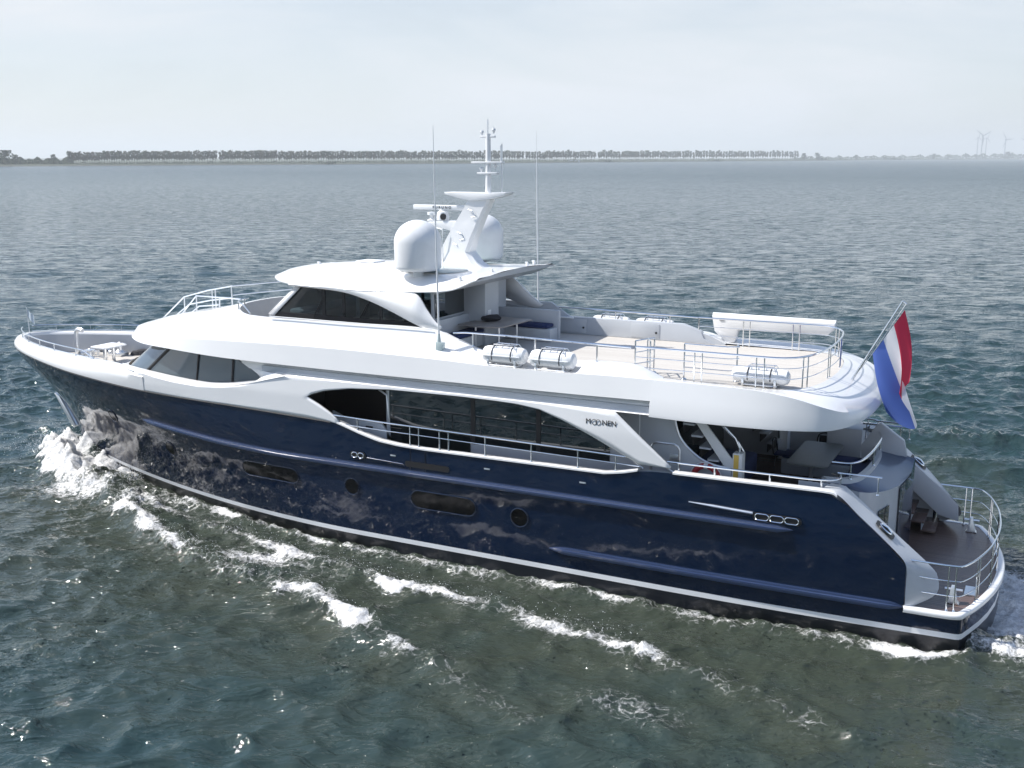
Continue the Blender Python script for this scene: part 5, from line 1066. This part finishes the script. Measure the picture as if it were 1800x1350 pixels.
wood('far_wood', 1395, 1980, 120, lambda u: float(I(u, [1395, 1450, 1500, 1600, 1800], [15, 17, 19, 24, 40])), 9000, 'low hazy wood on the right part of the far shore', 2, 200)
wood('shore_bushes', 110, 1420, 100, lambda u: float(I(u, [110, 600, 900, 1420], [4, 5, 6, 9])), 9000, 'dense low undergrowth behind the trunks of the poplar row', 3, 40)
rr_ = random.Random(9)
for u, wd, lab in ((573, 26, 'dark low bush at the waterline left of the antenna'), (1006, 22, 'dark flat bush at the waterline just right of the yacht mast'), (1068, 18, 'dark bush in the shallows right of the white shed'), (1258, 26, 'darkest rounded bush on the shoreline under the poplars'), (1446, 20, 'flat dark bush on the spit right of the poplars'), (1570, 34, 'long dark reed bed on the right shoreline')):
    dg = brg(u); d = shd(dg)+4; v = []; f = []; wdm = wd*d/1943/2
    for i in range(160):
        c = far(dg, d, 0)+RH*rr_.gauss(0, wdm*.5)+FH*rr_.gauss(0, 3); c.z = abs(rr_.gauss(0, d*.0009)); s = d*.0006*rr_.uniform(.5, 1.3); nrm = Vector((rr_.gauss(0, 1), rr_.gauss(0, 1), rr_.gauss(0, 1))).normalized()
        a = nrm.orthogonal().normalized()*s; b_ = nrm.cross(a); k = len(v); v += [tuple(c+a), tuple(c+b_), tuple(c-a), tuple(c-b_)]; f.append((k, k+1, k+2, k+3))
    me_ = bpy.data.meshes.new('shore_bush'); me_.from_pydata(v, [], f); me_.materials.append(lf); o = bpy.data.objects.new('shore_bush', me_); COL.objects.link(o); tag(o, lab, 'bush', 'dark bushes along the far waterline')
p = far(brg(1009), shd(brg(1009))+25, 1.2); g = G(); g.box(-14, 14, -5, 5, 0, 3.2); o = g.build('shed', M['whitem'], None); o.location = p; o.rotation_euler = (0, 0, YAW)
g = G(); g.prism([(-15, 3.2), (15, 3.2), (13, 4.6), (-13, 4.6)], 'y', -5.6, 5.6); rf_ = g.build('roof', M['whitem'], None); rf_.parent = o; tag(o, 'long low white shed on the far shore right of the yacht mast', 'shed')
# wind turbines
tm = mat('turbine_paint', (.3, .32, .35), .5)
def turbine(u, D, hub, rad, ph, label):
    t = empty('wind_turbine', far(brg(u), D, 1), label, 'wind turbine', 'wind turbines on the right horizon', YAW+.25)
    g = G(); g.tube([(0, 0, 0), (0, 0, hub)], [hub*.03, hub*.018], 12); sub(g, 'tower', tm, t)
    g = G(); g.box(-hub*.022, hub*.022, -hub*.06, hub*.04, hub-hub*.02, hub+hub*.03, hub*.008); sub(g, 'nacelle', tm, t)
    for k in range(3):
        a = ph+k*2*PI/3; g = G(); rings = []
        for q, c_ in ((.02, .02), (.08, .03), (.25, .055), (.6, .038), (1, .012)):
            cx, cz = math.sin(a)*rad*q, math.cos(a)*rad*q; dx, dz = math.cos(a)*rad*c_, -math.sin(a)*rad*c_
            rings.append([(cx-dx, -hub*.07-rad*.006, hub+cz-dz), (cx+dx, -hub*.07-rad*.006, hub+cz+dz), (cx+dx, -hub*.07+rad*.006, hub+cz+dz), (cx-dx, -hub*.07+rad*.006, hub+cz-dz)])
        g.loft(rings, close=True); sub(g, 'blade', tm, t)
turbine(1724, 7000, 144, 62, -1.02, 'largest white wind turbine, second from left on the right horizon')
turbine(1716.5, 7600, 142, 40, .1, 'slim wind turbine tower furthest left, just beside the largest one')
turbine(1731.5, 7600, 138, 42, .35, 'wind turbine third from left, overlapping the largest one')
turbine(1765, 7200, 124, 56, -.6, 'wind turbine standing alone right of the cluster of three')
turbine(1800, 7400, 118, 50, -1.2, 'wind turbine cut by the right edge of the photo')

# ---------------------------------------------------------------- haze
hm = bpy.data.materials.new('haze_air'); hm.use_nodes = True; t = hm.node_tree; t.nodes.clear()
pv = t.nodes.new('ShaderNodeVolumePrincipled'); pv.inputs['Color'].default_value = (.94, .97, 1, 1); pv.inputs['Density'].default_value = .00015; pv.inputs['Anisotropy'].default_value = .1
oo = t.nodes.new('ShaderNodeOutputMaterial'); t.links.new(pv.outputs[0], oo.inputs['Volume'])
g = G(); g.box(-15600, 15600, -15600, 15600, -2.5, 215); hz_o = g.build('haze', hm, None, smooth=False); tag(hz_o, 'thin pale haze over the lake', None, None, 'stuff')
